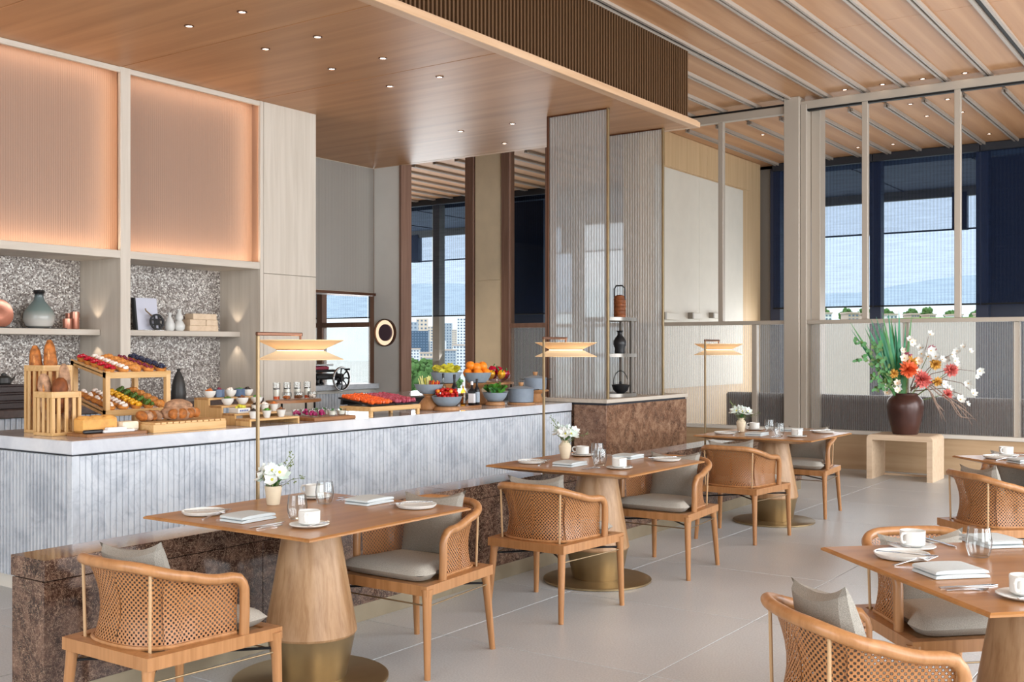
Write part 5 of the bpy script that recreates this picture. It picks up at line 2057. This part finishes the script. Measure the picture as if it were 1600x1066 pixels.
def pedestal(loc, prof, label, name='turned_pedestal'):
    t = thing(name, label, 'stand', loc, 0, 'turned wooden stands')
    B().lathe(prof, 32).build('turned_body', 'turned_wood', t)
    return t


def fruits(n, c, rad, r, mat, name, label, cat, group, seed, extra=None, h=.5):
    """n single fruits heaped over centre c; each is a thing"""
    rr = random.Random(seed)
    placed = []
    tries = 0
    while len(placed) < n and tries < 6000:
        tries += 1
        a, q = rr.uniform(0, 2 * PI), rad * rr.uniform(0, 1) ** .5
        p = Vector((q * math.cos(a), q * math.sin(a), 0))
        z = 0
        for s in placed:
            dd = (p.xy - s.xy).length
            if dd < 1.9 * r:
                z = max(z, s.z + math.sqrt(max(0, (1.9 * r) ** 2 - dd * dd)))
        if z > h * 2 * r + 1.6 * r * (1 - q / rad):
            continue
        p.z = z
        placed.append(p)
    out = []
    for i, p in enumerate(placed):
        out.append(Vector(c) + p)
    return out


# A: vegetable sticks on the pedestal
A = Vector((-5.97, 7.26, CT + .0006))
pedestal(A, [(.085, 0), (.095, .012), (.09, .05), (.06, .09), (.034, .115), (.034, .125), (.06, .135), (.062, .14)], 'turned wooden pedestal under the vegetable stick bowl')
A2 = A + Vector((0, 0, .1406))
bowl_thing(A2, .128, .085, 'ceramic_grey', 'grey bowl of vegetable sticks on the tall turned pedestal')
rr = random.Random(5)
vs_ = thing('vegetable_sticks', 'celery and pepper sticks standing in the pedestal bowl', 'vegetables', A2 + Vector((0, 0, .03)))
for i in range(46):
    a = rr.uniform(0, 2 * PI)
    q = rr.uniform(0, .085)
    b = Vector((q * math.cos(a), q * math.sin(a), .0))
    right = b.x * .819 + b.y * .5736 > .01
    mat = ('orange_fruit', 'pepper_red', 'mango', 'salmon')[i % 4] if right else ('celery', 'star_fruit', 'celery')[i % 3]
    tip = b * 1.2 + Vector((0, 0, rr.uniform(.07, .09) if right else rr.uniform(.10, .13)))
    B().tube([b * .8, tip], .006, 4).build('stick', mat, vs_, smooth=False)

# B: cherry tomatoes
Bc = Vector((-5.80, 7.30, CT + .0006))
pedestal(Bc, [(.11, 0), (.115, .006), (.11, .03), (.09, .036)], 'low turned wooden foot under the tomato bowl')
B2 = Bc + Vector((0, 0, .0366))
bowl_thing(B2, .135, .085, 'ceramic_grey', 'grey bowl heaped with cherry tomatoes')
tom_me = B().ball((0, 0, 0), .0165, 10, 7).mesh('cherry_tomato', 'tomato')
tom_o = B().ball((0, 0, 0), .0165, 10, 7).mesh('cherry_tomato', 'orange_fruit')
for i, p in enumerate(fruits(60, B2 + Vector((0, 0, .085)), .095, .0165, '', '', '', '', '', 9, None, 1.4)):
    orange = i % 9 == 0
    o = obj('cherry_tomato', tom_o if orange else tom_me, None, p)
    tag(o, 'orange cherry tomato among the red ones in the front bowl' if orange else 'red cherry tomato in the heaped front bowl', 'tomato', 'orange cherry tomatoes' if orange else 'red cherry tomatoes')

# C: star fruit
Cc = Vector((-6.35, 7.98, CT + .0006))
pedestal(Cc, [(.10, 0), (.11, .01), (.09, .05), (.045, .12), (.045, .15), (.09, .19), (.1, .205)], 'tall turned wooden stand under the star fruit bowl')
C2 = Cc + Vector((0, 0, .2056))
bowl_thing(C2, .15, .105, 'ceramic_grey', 'large grey bowl of yellow-green star fruit')
star = B()
for k in range(5):
    a = 2 * PI * k / 5
    star.add([(0, 0, .0)] + [(.006 * math.cos(a + s), .006 * math.sin(a + s), z) for s in (-1.2, 1.2) for z in (-.03, .03)] + [(.032 * math.cos(a), .032 * math.sin(a), z) for z in (-.03, .03)] + [(0, 0, .055), (0, 0, -.055)],
             [(1, 2, 6, 5), (3, 5, 6, 4), (2, 7, 6), (4, 6, 7), (1, 5, 8), (3, 8, 5)])
star_me = star.mesh('star_fruit', 'star_fruit', False)
for i, p in enumerate(fruits(16, C2 + Vector((0, 0, .105)), .105, .03, '', '', '', '', '', 12, None, .6)):
    o = obj('star_fruit', star_me, None, p, (rr.uniform(0, 3), rr.uniform(0, 3), rr.uniform(0, 3)))
    tag(o, 'yellow-green ribbed star fruit in the back bowl', 'fruit', 'star fruit in the back bowl')

# D: oranges
Dc = Vector((-6.2, 8.27, CT + .0006))
pedestal(Dc, [(.10, 0), (.11, .01), (.09, .05), (.045, .12), (.045, .15), (.09, .19), (.1, .205)], 'tall turned wooden stand under the orange bowl')
D2 = Dc + Vector((0, 0, .2056))
bowl_thing(D2, .14, .1, 'ceramic_grey', 'grey bowl heaped with oranges')
or_me = B().ball((0, 0, 0), (.047, .047, .043), 18, 12).mesh('peel', 'orange_fruit')
nav_me = B().ball((0, 0, .042), .005, 6, 4).mesh('stem_scar', 'kiwi')
for i, (x, y, z) in enumerate(((-.05, -.08, .02), (.055, -.055, .02), (.07, .05, .02), (-.02, .085, .02), (-.085, .02, .02), (.005, -.01, .075), (.03, .05, .085), (-.045, -.045, .09))):
    t = thing('orange', ('orange at the front left of the heap', 'orange at the front of the heap', 'orange at the right of the heap', 'orange at the back right of the heap',
                         'orange at the back left of the heap', 'orange in the middle of the heap', 'orange on top at the right', 'orange on top at the left')[i] + ' in the grey bowl', 'orange', D2 + Vector((x, y, z + .075)), i, 'oranges in the bowl')
    t.rotation_euler = (.4 * i, .6, i)
    obj('peel', or_me, t)
    obj('stem_scar', nav_me, t)

# E: peppers in a frosted bowl on a small raised board
Ec = Vector((-6.36, 8.86, CT + .0006))
t = thing('raised_board', 'small raised wooden board under the glass pepper bowl', 'board', Ec)
B().prism([(.12 * math.cos(a), .19 * math.sin(a)) for a in [2 * PI * i / 30 for i in range(30)]], .175, .195).build('plank', 'turned_wood', t, smooth=False)
for x, y in ((.06, .12), (-.06, .12), (.06, -.12), (-.06, -.12)):
    B().box(x - .006, x + .006, y - .006, y + .006, 0, .175).build('leg', 'black_metal', t, smooth=False)
E2 = Ec + Vector((0, -.03, .1956))
t = thing('glass_bowl', 'lilac tinted glass bowl of peppers', 'bowl', E2)
B().lathe([(.05, 0), (.09, .012), (.122, .05), (.13, .08), (.126, .08), (.115, .05), (.08, .018), (0, .014)], 36).build('bowl_body', 'glass_bowl', t)


def pepper_mesh(mat):
    m = B()
    n, k = 15, 9
    V = []
    for j in range(k + 1):
        u = j / k
        r = .04 * (math.sin(PI * min(1, .08 + u * .86)) ** .5)
        for i in range(n):
            a = 2 * PI * i / n
            q = r * (1 + .10 * math.cos(3 * a))
            V.append((q * math.cos(a), q * math.sin(a), -.045 + .09 * u - (.012 if j == k else 0)))
    Fs = [(j * n + i, j * n + (i + 1) % n, (j + 1) * n + (i + 1) % n, (j + 1) * n + i) for j in range(k) for i in range(n)]
    Fs += [tuple(reversed(range(n))), tuple(k * n + i for i in range(n))]
    return m.add(V, Fs).mesh('flesh', mat)


pr, py_ = pepper_mesh('pepper_red'), pepper_mesh('pepper_yellow')
pst = B().tube([(0, 0, .03), (.002, 0, .05), (.01, 0, .062)], [.006, .005, .006], 7).mesh('stalk', 'leaf_green')
for i, (x, y, z, col) in enumerate(((-.02, -.085, .05, 'y'), (.075, -.04, .05, 'y'), (.035, .0, .06, 'r'), (.06, .055, .05, 'r'), (-.07, .02, .05, 'r'), (-.02, .085, .055, 'y'), (-.04, -.03, .095, 'r'), (-.01, .03, .085, 'r'))):
    t = thing('bell_pepper', f'{"yellow" if col == "y" else "dark red"} bell pepper, ' + ('leftmost in the glass bowl', 'front left in the glass bowl', 'front middle in the glass bowl', 'front right in the glass bowl',
              'at the back of the glass bowl', 'rightmost in the glass bowl', 'on top at the left', 'on top in the middle')[i], 'pepper', E2 + Vector((x, y, z + .03)), 0, 'bell peppers')
    t.rotation_euler = (.5 * math.sin(i * 2), .6 * math.cos(i * 1.3), i)
    obj('flesh', py_ if col == 'y' else pr, t)
    obj('stalk', pst, t)

# F: lettuce
Fc = Vector((-5.95, 8.22, CT + .0006))
pedestal(Fc, [(.09, 0), (.095, .006), (.09, .03), (.075, .036)], 'low turned wooden foot under the lettuce bowl')
F2 = Fc + Vector((0, 0, .0366))
bowl_thing(F2, .12, .085, 'ceramic_grey', 'grey bowl of green lettuce leaves')
lt = thing('lettuce', 'curly green lettuce leaves heaped in the grey bowl', 'lettuce', F2 + Vector((0, 0, .07)))
rr = random.Random(17)
for k in range(34):
    a, e = rr.uniform(0, 2 * PI), rr.uniform(.1, 1.3)
    q = rr.uniform(0, .07)
    c = Vector((q * math.cos(a), q * math.sin(a), rr.uniform(0, .05)))
    dv = Vector((math.cos(a) * math.cos(e), math.sin(a) * math.cos(e), math.sin(e)))
    sd = dv.cross(Vector((0, 0, 1))).normalized()
    nr = sd.cross(dv)
    ph = rr.uniform(0, 6)
    B().grid(lambda u, v: tuple(c + dv * (.065 * v) + sd * ((u - .5) * .06 * (.35 + v)) + nr * (.008 * math.sin(u * 9 + ph) * v + .012 * v * v)), 6, 4).build('leaf', ('lettuce', 'leaf_green', 'kiwi')[k % 3], lt)

# bottles on an oval board
ob2 = thing('bottle_board', 'oval wooden board under the oil and vinegar bottles', 'board', (-5.98, 7.75, CT + .0006))
B().prism([(.13 * math.cos(a), .24 * math.sin(a)) for a in [2 * PI * i / 32 for i in range(32)]], 0, .018).build('plank', 'walnut_board', ob2, smooth=False)


def bottle(x, y, h, r, mat, cap, lab, label, sq=False):
    t = thing('oil_bottle', label, 'bottle', (x, y, CT + .0192), R(20), 'oil and vinegar bottles')
    n = 4 if sq else 20
    q = 1.25 if sq else 1
    bb = B().lathe([(r * .9 * q, 0), (r * q, .004), (r * q, h * .58), (r * .8 * q, h * .64), (r * .38, h * .72), (r * .36, h * .9)], n, (0, 0, 0), True, 2 * PI, R(45)).build('bottle_body', mat, t, ang=50)
    B().lathe([(r * .42, h * .86), (r * .42, h), (r * .3, h + .003)], 16).build('stopper', cap, bb)
    B().lathe([(r * 1.012 * q, h * .1), (r * 1.012 * q, h * .5)], n, cap=False, arc=2 * PI, a0=R(45)).build('paper_label', lab, bb)


bottle(-6.08, 7.60, .29, .026, 'bottle_clear', 'ink_black', 'label_white', 'clear bottle with black stopper, leftmost of the oils')
bottle(-5.99, 7.65, .28, .03, 'knife_black', 'ink_black', 'label_green', 'dark bottle with green label and black stopper')
bottle(-5.96, 7.74, .21, .026, 'bottle_amber', 'label_white', 'bottle_amber', 'amber oil bottle with pale stopper')
bottle(-5.93, 7.83, .215, .030, 'knife_black', 'label_white', 'label_white', 'square black bottle with white label', True)
bottle(-5.94, 7.92, .235, .027, 'knife_black', 'ink_black', 'bldg_grey', 'slim black bottle with grey label, rightmost of the oils')


# casseroles
def casserole(c, r, h, label, trivet):
    t = thing('casserole', label, 'pot', c, R(35), 'grey casseroles')
    B().lathe([(r * .9, 0), (r * .95, .004), (r, h), (r * .96, h), (r * .9, .01), (0, .008)], 36).build('pot_body', 'ceramic_greypot', t)
    ld = B().lathe([(r * 1.03, h), (r * 1.04, h + .006), (r * .9, h + .014), (r * .3, h + .03), (0, h + .032)], 36).build('lid', 'ceramic_greypot', t)
    B().lathe([(.016, h + .03), (.02, h + .036), (.026, h + .06), (.024, h + .066), (0, h + .067)], 20).build('lid_knob', 'turned_wood', ld)
    for s in (-1, 1):
        B().tube([(s * r * .96, -.03, h * .92), (s * (r + .045), -.025, h * .97), (s * (r + .05), .025, h * .97), (s * r * .96, .03, h * .92)], .008, 7, True, .6).build('handle', 'ceramic_charcoal', t)
    return t


G = Vector((-5.86, 8.52, CT + .0006))
t = thing('round_trivet', 'round wooden trivet under the front casserole', 'trivet', G)
B().lathe([(.13, 0), (.135, .005), (.135, .016), (.12, .02)], 36).build('disc', 'turned_wood', t)
casserole(G + Vector((0, 0, .0206)), .125, .125, 'front grey casserole with wooden knob on the trivet', None)
G2 = Vector((-5.97, 8.93, CT + .0006))
pedestal(G2, [(.085, 0), (.09, .01), (.065, .06), (.06, .08), (.08, .105), (.13, .11), (.135, .118), (.13, .126)], 'turned wooden stand under the rear casserole')
casserole(G2 + Vector((0, 0, .1266)), .115, .11, 'rear grey casserole with wooden knob raised on a stand', None)

# ================================================================== back counter and shelves
BCZ = 1.0166
p = on_x(279, 626, -8.02)
t = thing('charcoal_bottle_vase', 'tall charcoal bottle vase on the brown back counter', 'vase', (-8.02, p.y, BCZ))
B().lathe([(.06, 0), (.064, .01), (.066, .06), (.058, .14), (.04, .21), (.018, .255), (.013, .265), (.02, .28), (.017, .281), (.01, .27)], 28).build('body', 'ceramic_charcoal', t)
for k, (w2, z) in enumerate(((.17, 0), (.14, .062), (.105, .124))):
    t = thing('woven_box', f'dark woven box, {("bottom", "middle", "top")[k]} of the stack on the back counter', 'box', (-8.02, on_x(8, 640, -8.02).y, BCZ + z + .0006 * k), 0, 'stacked woven boxes')
    B().cbox(-.10, .10, -w2, w2, 0, .045, .004).build('box_body', 'box_brown', t, smooth=False)
    B().cbox(-.102, .102, -w2 - .002, w2 + .002, .0455, .061, .004).build('lid', 'box_brown', t, smooth=False)
t = thing('dark_teapot', 'small dark metal teapot on the woven boxes at the left edge', 'teapot', (-8.02, on_x(6, 605, -8.02).y, BCZ + .1875))
B().lathe([(.045, 0), (.055, .01), (.055, .05), (.03, .066), (.02, .068), (.02, .08), (.008, .086)], 24).build('body', 'ceramic_charcoal', t)
B().tube([(0, .05, .02), (0, .085, .05), (0, .09, .06)], [.012, .008, .006], 8).build('spout', 'ceramic_charcoal', t)

SZ = 1.6436
xs = -8.2
q = on_x(3, 510, xs)
t = thing('copper_plate', 'round rose copper plate on a stand at the left end of the shelf', 'plate', (-8.25, q.y, SZ))
MX = Matrix.Translation((0, 0, .118)) @ Matrix.Rotation(R(78), 4, 'Y')
B().lathe([(0, .012), (.04, .01), (.09, .006), (.115, .018), (.117, .014), (.09, -.002), (0, -.002)], 40, cap=False).xf(MX).build('disc', 'copper_rose', t)
B().cbox(-.04, .05, -.06, .06, 0, .012, .003).build('stand', 'ceramic_black', t, smooth=False)
q = on_x(61, 511, xs)
t = thing('gourd_vase', 'grey and white glazed round vase with black neck on the shelf', 'vase', (xs, q.y, SZ))
B().lathe([(.07, .006), (.10, .02), (.122, .07), (.119, .115), (.105, .15), (.08, .185), (.045, .225), (.036, .25), (.034, .28), (.045, .30), (.042, .315), (.03, .315), (.028, .28)], 36).build('body', 'two_glaze', t)
t2 = thing('black_tray', 'thin black tray under the round shelf vase', 'tray', (xs, q.y, SZ))
B().cbox(-.09, .09, -.3, .2, 0, .0055, .002).build('slab', 'ceramic_black', t2, smooth=False)
for k, (px, h, r, lab) in enumerate(((105, .085, .036, 'short rose copper tumbler at the front of the shelf'), (108, .135, .03, 'rear rose copper tumbler on the shelf'), (117, .145, .036, 'tall rose copper tumbler at the right of the shelf'))):
    xx = (-8.14, -8.26, -8.18)[k]
    q = on_x(px, 513, xx)
    t = thing('copper_tumbler', lab, 'cup', (xx, q.y, SZ), 0, 'copper tumblers')
    B().lathe([(r * .95, 0), (r, .004), (r, h), (r * .93, h), (r * .9, .01), (0, .008)], 28).build('body', 'copper_rose', t)
# white book with medallion leaning
q0, q1 = on_x(216, 515, -8.2), on_x(249, 517, -8.2)
bkw = q1.y - q0.y
t = thing('display_book', 'pale lilac hardback standing upright on the shelf', 'book', (-8.2, q0.y, SZ))
Mb = Matrix.Rotation(R(-8), 4, 'Y')
B().cbox(-.035, 0, 0, bkw, .0, .295, .002).xf(Mb).build('cover', 'book_white', t, smooth=False)
B().cbox(-.037, .001, -.022, .0, .0, .295, .002).xf(Mb).build('spine', 'ink_black', t, smooth=False)
B().cbox(-.03, .03, .05, bkw + .03, 0, .006, .001).build('foot_plate', 'steel', t, smooth=False)
md = thing('medallion', 'round black openwork medallion leaning against the lilac book', 'ornament', (-8.15, q0.y + .155, SZ + .075))
Mm = Matrix.Rotation(R(82), 4, 'Y')
B().lathe([(.058, 0), (.074, 0), (.074, .012), (.058, .012), (.058, 0)], 40, cap=False).xf(Mm).build('ring', 'ink_black', md)
bars = B()
for s in (-.022, .022):
    bars.cbox(-.056, .056, s - .007, s + .007, 0, .011, .001)
    bars.cbox(s - .007, s + .007, -.056, .056, 0, .011, .001)
bars.cbox(-.014, .014, -.022, .022, 0, .010, .001)
bars.xf(Mm).build('lattice', 'ink_black', md, smooth=False)
B().tube([(-.0, -.05, .055), (-.015, -.10, .10), (-.018, -.105, .12)], .006, 8).build('stem', 'brass', md)
for k, (px, prof) in enumerate(((265, [(.035, 0), (.045, .02), (.046, .06), (.03, .10), (.015, .125), (.014, .14), (.022, .165), (.018, .165), (.01, .14)]),
                                (280, [(.035, 0), (.05, .02), (.052, .05), (.036, .085), (.024, .095), (.036, .115), (.035, .14), (.018, .165), (.016, .18), (.024, .195), (.02, .195), (.012, .17)]))):
    q = on_x(px, 517, -8.18)
    t = thing('porcelain_vase', ('slim little white porcelain vase beside the lilac book', 'gourd-shaped little white porcelain vase on the shelf')[k], 'vase', (-8.18, q.y, SZ), 0, 'porcelain vases')
    B().lathe(prof, 28).build('body', 'ceramic_white', t)
qa, qb = on_x(292, 517, -8.18), on_x(338, 518, -8.18)
wdt = qb.y - qa.y
for k, (a, b, z, h, lab) in enumerate(((0, .98, 0, .052, 'bottom block of the pale wooden block stack'), (.02, .55, .0526, .055, 'left middle block of the pale wooden block stack'),
                                       (.57, .96, .0526, .055, 'right middle block of the pale wooden block stack'), (.12, .92, .1082, .055, 'top block of the pale wooden block stack'))):
    o = B().cbox(-.06, .06, wdt * a, wdt * b, 0, h, .003).build('wooden_block', 'stool_ash', None, (-8.2, qa.y, SZ + z), smooth=False)
    tag(o, lab, 'block', 'pale wooden blocks')

# ================================================================== meat slicer
sp_ = on_x(520, 607, -9.42)
sl = thing('meat_slicer', 'antique black flywheel meat slicer on the grey marble counter', 'slicer', (-9.6, 9.63, 1.0306))
B().cbox(-.22, .2, -.30, .16, .07, .14, .02).build('base_body', 'ceramic_black', sl)
for x in (-.16, .14):
    for y in (-.25, .11):
        B().lathe([(.035, 0), (.035, .015), (.02, .03), (.018, .07)], 14, (x, y, 0)).build('foot', 'ceramic_black', sl)
B().cbox(-.2, .14, -.34, .1, .16, .19, .01).build('carriage', 'ceramic_black', sl)
B().cbox(-.14, .10, -.26, .0, .19, .23, .015).build('ham_joint', 'ham', sl)
B().cbox(-.15, .12, -.32, .05, .235, .26, .008).build('clamp_bar', 'steel', sl)
B().lathe([(.15, -.008), (.155, 0), (.15, .008)], 36).xf(Matrix.Translation((-.05, -.30, .34)) @ Matrix.Rotation(R(90), 4, 'X')).build('blade', 'copper_dark', sl)
MW = Matrix.Translation((.24, .06, .075)) @ Matrix.Rotation(R(90), 4, 'Y')
ring = [(.142 + .012 * math.cos(a), .014 * math.sin(a)) for a in [2 * PI * i / 10 for i in range(11)]]
fw = B().lathe(ring, 44, cap=False).xf(MW).build('flywheel_rim', 'steel', sl)
B().lathe([(.13, -.012), (.134, .0), (.13, .012), (.126, 0), (.13, -.012)], 44, cap=False).xf(MW).build('flywheel_inner_rim', 'ceramic_black', sl)
B().lathe([(.03, -.02), (.03, .02)], 18).xf(MW).build('hub', 'ceramic_black', fw)
for k in range(8):
    a = 2 * PI * k / 8
    B().tube([(0, 0, 0), (.08 * math.cos(a + .15), .08 * math.sin(a + .15), 0), (.13 * math.cos(a), .13 * math.sin(a), 0)], [.012, .007, .012], 7).xf(MW).build('spoke', 'ceramic_black', fw)
B().tube([(.24, .12, .19), (.31, .13, .195)], .012, 8).build('crank_grip', 'ceramic_black', sl)
B().tube([(-.1, .06, .085), (.25, .06, .085)], .016, 10).build('axle', 'steel', sl)

# ================================================================== large flower arrangement
fa = thing('flower_arrangement', 'large arrangement of green blades, coral dahlias and white magnolia branches', 'flowers', (-3.36, 12.62, HH + .44))
DD = 12.0
# right of the picture in local axes is (RX, RY); lean of stems is mostly within that direction
rr = random.Random(4)
U = Vector((RX, RY, 0))       # to the right along the wall-parallel of the vase
Wd = Vector((VX, VY, 0))      # away


def loc3(du, dz, dw=0.):
    return U * du + Vector((0, 0, dz)) + Wd * dw


def blade(base, tip, wd):
    base, tip = Vector(base), Vector(tip)
    ax = (tip - base)
    sd = ax.cross(Wd).normalized()
    sag = Vector((0, 0, -1)) * .04 * abs(ax.x)
    m = B()
    V = []
    n = 6
    for i in range(n + 1):
        u = i / n
        p = base + ax * u + sag * (u * u)
        wv = wd * (1 - u ** 2.2) + .0008
        V += [p - sd * wv, p - Wd * wd * .35 * (1 - u), p + sd * wv]
    Fs = []
    for i in range(n):
        for j in range(2):
            Fs.append((3 * i + j, 3 * i + j + 1, 3 * i + 4 + j, 3 * i + 3 + j))
    return m.add(V, Fs)


PXM = 12.3 / F     # metres per picture pixel at the vase
for i, (px, py, wd) in enumerate(((1328, 511, 9), (1331, 522, 8), (1352, 515, 11), (1358, 519, 10), (1366, 506, 13), (1372, 504, 14), (1377, 497, 10), (1388, 503, 13), (1394, 498, 14), (1398, 505, 14),
                                  (1405, 495, 12), (1411, 507, 10), (1385, 514, 15), (1402, 512, 15), (1418, 512, 9), (1427, 501, 10), (1365, 522, 15), (1380, 520, 16))):
    tip = loc3((px - 1417) * PXM, (632 - py) * PXM - .03, rr.uniform(-.12, .12))
    b0 = loc3((-.12 + .08 * (px - 1328) / 100), .0, rr.uniform(-.05, .05))
    blade(b0, tip, wd * .0022).build('leaf_blade', 'leaf_deep' if i % 3 else 'leaf_green', fa)


def head(px, py, dw, rad, mat, n=26, name='dahlia'):
    c = loc3((px - 1417) * PXM, (632 - py) * PXM, dw)
    m = B()
    for L, (el, sc) in enumerate(((-.4, .9), (-.1, 1), (.2, 1), (.5, .95), (.8, .85), (1.1, .75), (1.4, .6))):
        k = n // 2 - L + 3
        for i in range(k):
            a = 2 * PI * (i + .4 * L) / k + rr.uniform(-.15, .15)
            sc_j = sc * rr.uniform(.75, 1.1)
            ax = -Wd
            e1 = U
            e2 = Vector((0, 0, 1))
            d = (e1 * math.cos(a) + e2 * math.sin(a)) * math.cos(el) + ax * math.sin(el)
            petal(m, c + Vector((rr.uniform(-.1, .1), rr.uniform(-.1, .1), rr.uniform(-.1, .1))) * rad, d, rad * sc_j, rad * .15, rr.uniform(-.1, .35), ax)
    m.build(name, mat, fa)
    B().tube([loc3(0, -.1), c + Wd * .03], .004, 5).build('stem', 'leaf_olive', fa)


head(1412, 591, -.2, .105, 'petal_orange', 30)
head(1419, 580, -.12, .085, 'petal_gold', 24)
head(1433, 606, -.2, .105, 'petal_coral', 30)
head(1392, 597, -.15, .06, 'petal_gold', 18, 'gold_bloom')
head(1417, 571, -.05, .06, 'petal_rose', 20, 'rose_bloom')
head(1458, 560, .0, .06, 'petal_rose', 20, 'rose_bloom')
head(1483, 592, -.1, .085, 'petal_coral', 26)
head(1461, 583, -.05, .075, 'petal_gold', 22)
head(1476, 629, -.12, .065, 'petal_coral', 22)
head(1462, 610, -.1, .06, 'petal_gold', 20, 'gold_bloom')


def mag(px, py, dw, s, mat='petal_white', facing=None):
    c = loc3((px - 1417) * PXM, (632 - py) * PXM, dw)
    m = B()
    f = facing or (-Wd * .8 + U * rr.uniform(-.6, .6) + Vector((0, 0, rr.uniform(-.3, .7))))
    flower(m, c, 6, s, s * .34, f, 1.0, .25)
    mo = m.build('magnolia_bloom', mat, fa)
    B().ball(c + Vector(f).normalized() * s * .18, s * .13, 7, 5).build('bloom_centre', 'petal_gold', mo)
    return c


for (px, py, s, mt) in ((1407, 574, .06, 'petal_cream'), (1400, 619, .075, 'petal_white'), (1389, 628, .06, 'petal_cream'), (1396, 612, .05, 'petal_cream'), (1416, 549, .055, 'petal_cream'), (1421, 545, .05, 'petal_white'), (1411, 562, .045, 'petal_cream'),
                        (1426, 588, .06, 'petal_cream'), (1434, 578, .06, 'petal_cream'), (1419, 600, .045, 'petal_cream'), (1441, 567, .065, 'petal_white'), (1448, 562, .065, 'petal_white'), (1447, 572, .065, 'petal_white'), (1440, 558, .05, 'petal_white'),
                        (1458, 571, .06, 'petal_white'), (1463, 576, .055, 'petal_white'), (1446, 612, .055, 'petal_white'), (1470, 614, .06, 'petal_white'), (1453, 537, .055, 'petal_white'), (1479, 575, .06, 'petal_white'), (1486, 578, .06, 'petal_white'),
                        (1493, 563, .05, 'petal_white'), (1508, 563, .045, 'petal_white'), (1498, 556, .04, 'petal_white'), (1499, 588, .055, 'petal_white'), (1521, 593, .06, 'petal_white'), (1527, 602, .04, 'petal_white'), (1504, 612, .055, 'petal_white'),
                        (1515, 628, .06, 'petal_white'), (1495, 638, .07, 'petal_white'), (1511, 645, .045, 'petal_white'), (1484, 622, .055, 'petal_white'), (1491, 625, .045, 'petal_white'), (1478, 568, .05, 'petal_white'), (1430, 594, .05, 'petal_cream'), (1393, 622, .045, 'petal_cream')):
    mag(px, py, rr.uniform(-.22, .02), s, mt)


def branch(pts, r, mat='twig', name='branch'):
    P = [loc3((px - 1417) * PXM, (632 - py) * PXM, dw) for px, py, dw in pts]
    B().tube(P, [r * (1 - .7 * i / (len(P) - 1)) for i in range(len(P))], 6).build(name, mat, fa)


for b in ([(1425, 625, 0), (1450, 590, -.05), (1478, 572, -.05), (1500, 560, -.05)], [(1425, 625, 0), (1455, 598, -.05), (1490, 590, -.05), (1522, 594, -.05)], [(1428, 622, 0), (1465, 605, -.08), (1500, 612, -.08), (1516, 626, -.08)],
          [(1425, 620, 0), (1440, 580, 0), (1450, 555, 0), (1453, 540, 0)], [(1430, 625, 0), (1470, 620, -.1), (1500, 630, -.1), (1511, 644, -.1)], [(1425, 620, 0), (1460, 612, 0), (1484, 600, 0), (1497, 585, 0)],
          [(1425, 622, 0), (1455, 610, -.1), (1470, 614, -.1), (1494, 637, -.1)], [(1420, 622, 0), (1412, 590, 0), (1416, 555, -.05)]):
    branch(b, .007)
for b in ([(1440, 612, -.1), (1448, 626, -.15), (1458, 645, -.15), (1466, 668, -.15)], [(1440, 612, -.1), (1452, 630, -.15), (1462, 652, -.15), (1472, 672, -.15)], [(1445, 612, -.1), (1460, 628, -.15), (1478, 640, -.15), (1490, 660, -.15), (1496, 665, -.15)],
          [(1450, 613, -.1), (1470, 630, -.15), (1488, 645, -.15), (1505, 665, -.15), (1512, 676, -.15)], [(1470, 630, -.12), (1490, 640, -.15), (1502, 650, -.15), (1503, 664, -.15)], [(1488, 645, -.15), (1504, 656, -.15), (1519, 670, -.15)],
          [(1480, 640, -.15), (1496, 664, -.15), (1515, 667, -.15)], [(1456, 642, -.15), (1466, 652, -.15), (1469, 655, -.15)], [(1446, 618, -.12), (1456, 644, -.15), (1464, 660, -.15)]):
    branch(b, .009, 'twig_pale', 'bare_twig')
# ivy trails at the left
for pts in ([(1405, 625, -.05), (1385, 600, -.1), (1372, 582, -.1), (1362, 565, -.1), (1350, 550, -.1), (1333, 546, -.1)], [(1405, 625, -.05), (1382, 605, -.12), (1370, 590, -.12), (1352, 575, -.12), (1335, 573, -.12)],
            [(1405, 628, -.05), (1385, 615, -.12), (1376, 616, -.12), (1368, 618, -.12)], [(1402, 625, -.05), (1380, 590, -.1), (1376, 560, -.1), (1366, 552, -.1)], [(1400, 620, -.05), (1372, 604, -.1), (1358, 602, -.1)]):
    branch(pts, .004, 'leaf_olive', 'ivy_stem')
    for q in range(24):
        u = .2 + .8 * q / 23
        k = min(int(u * (len(pts) - 1)), len(pts) - 2)
        f = u * (len(pts) - 1) - k
        px = pts[k][0] * (1 - f) + pts[k + 1][0] * f + rr.uniform(-4, 4)
        py = pts[k][1] * (1 - f) + pts[k + 1][1] * f + rr.uniform(-4, 4)
        m = B()
        c = loc3((px - 1417) * PXM, (632 - py) * PXM, -.12 + rr.uniform(-.05, .05))
        d = U * rr.uniform(-1, .4) + Vector((0, 0, rr.uniform(-1, .8)))
        petal(m, c, d, rr.uniform(.045, .065), .017, .1, -Wd)
        m.build('ivy_leaf', 'leaf_green' if q % 3 else 'kiwi', fa)
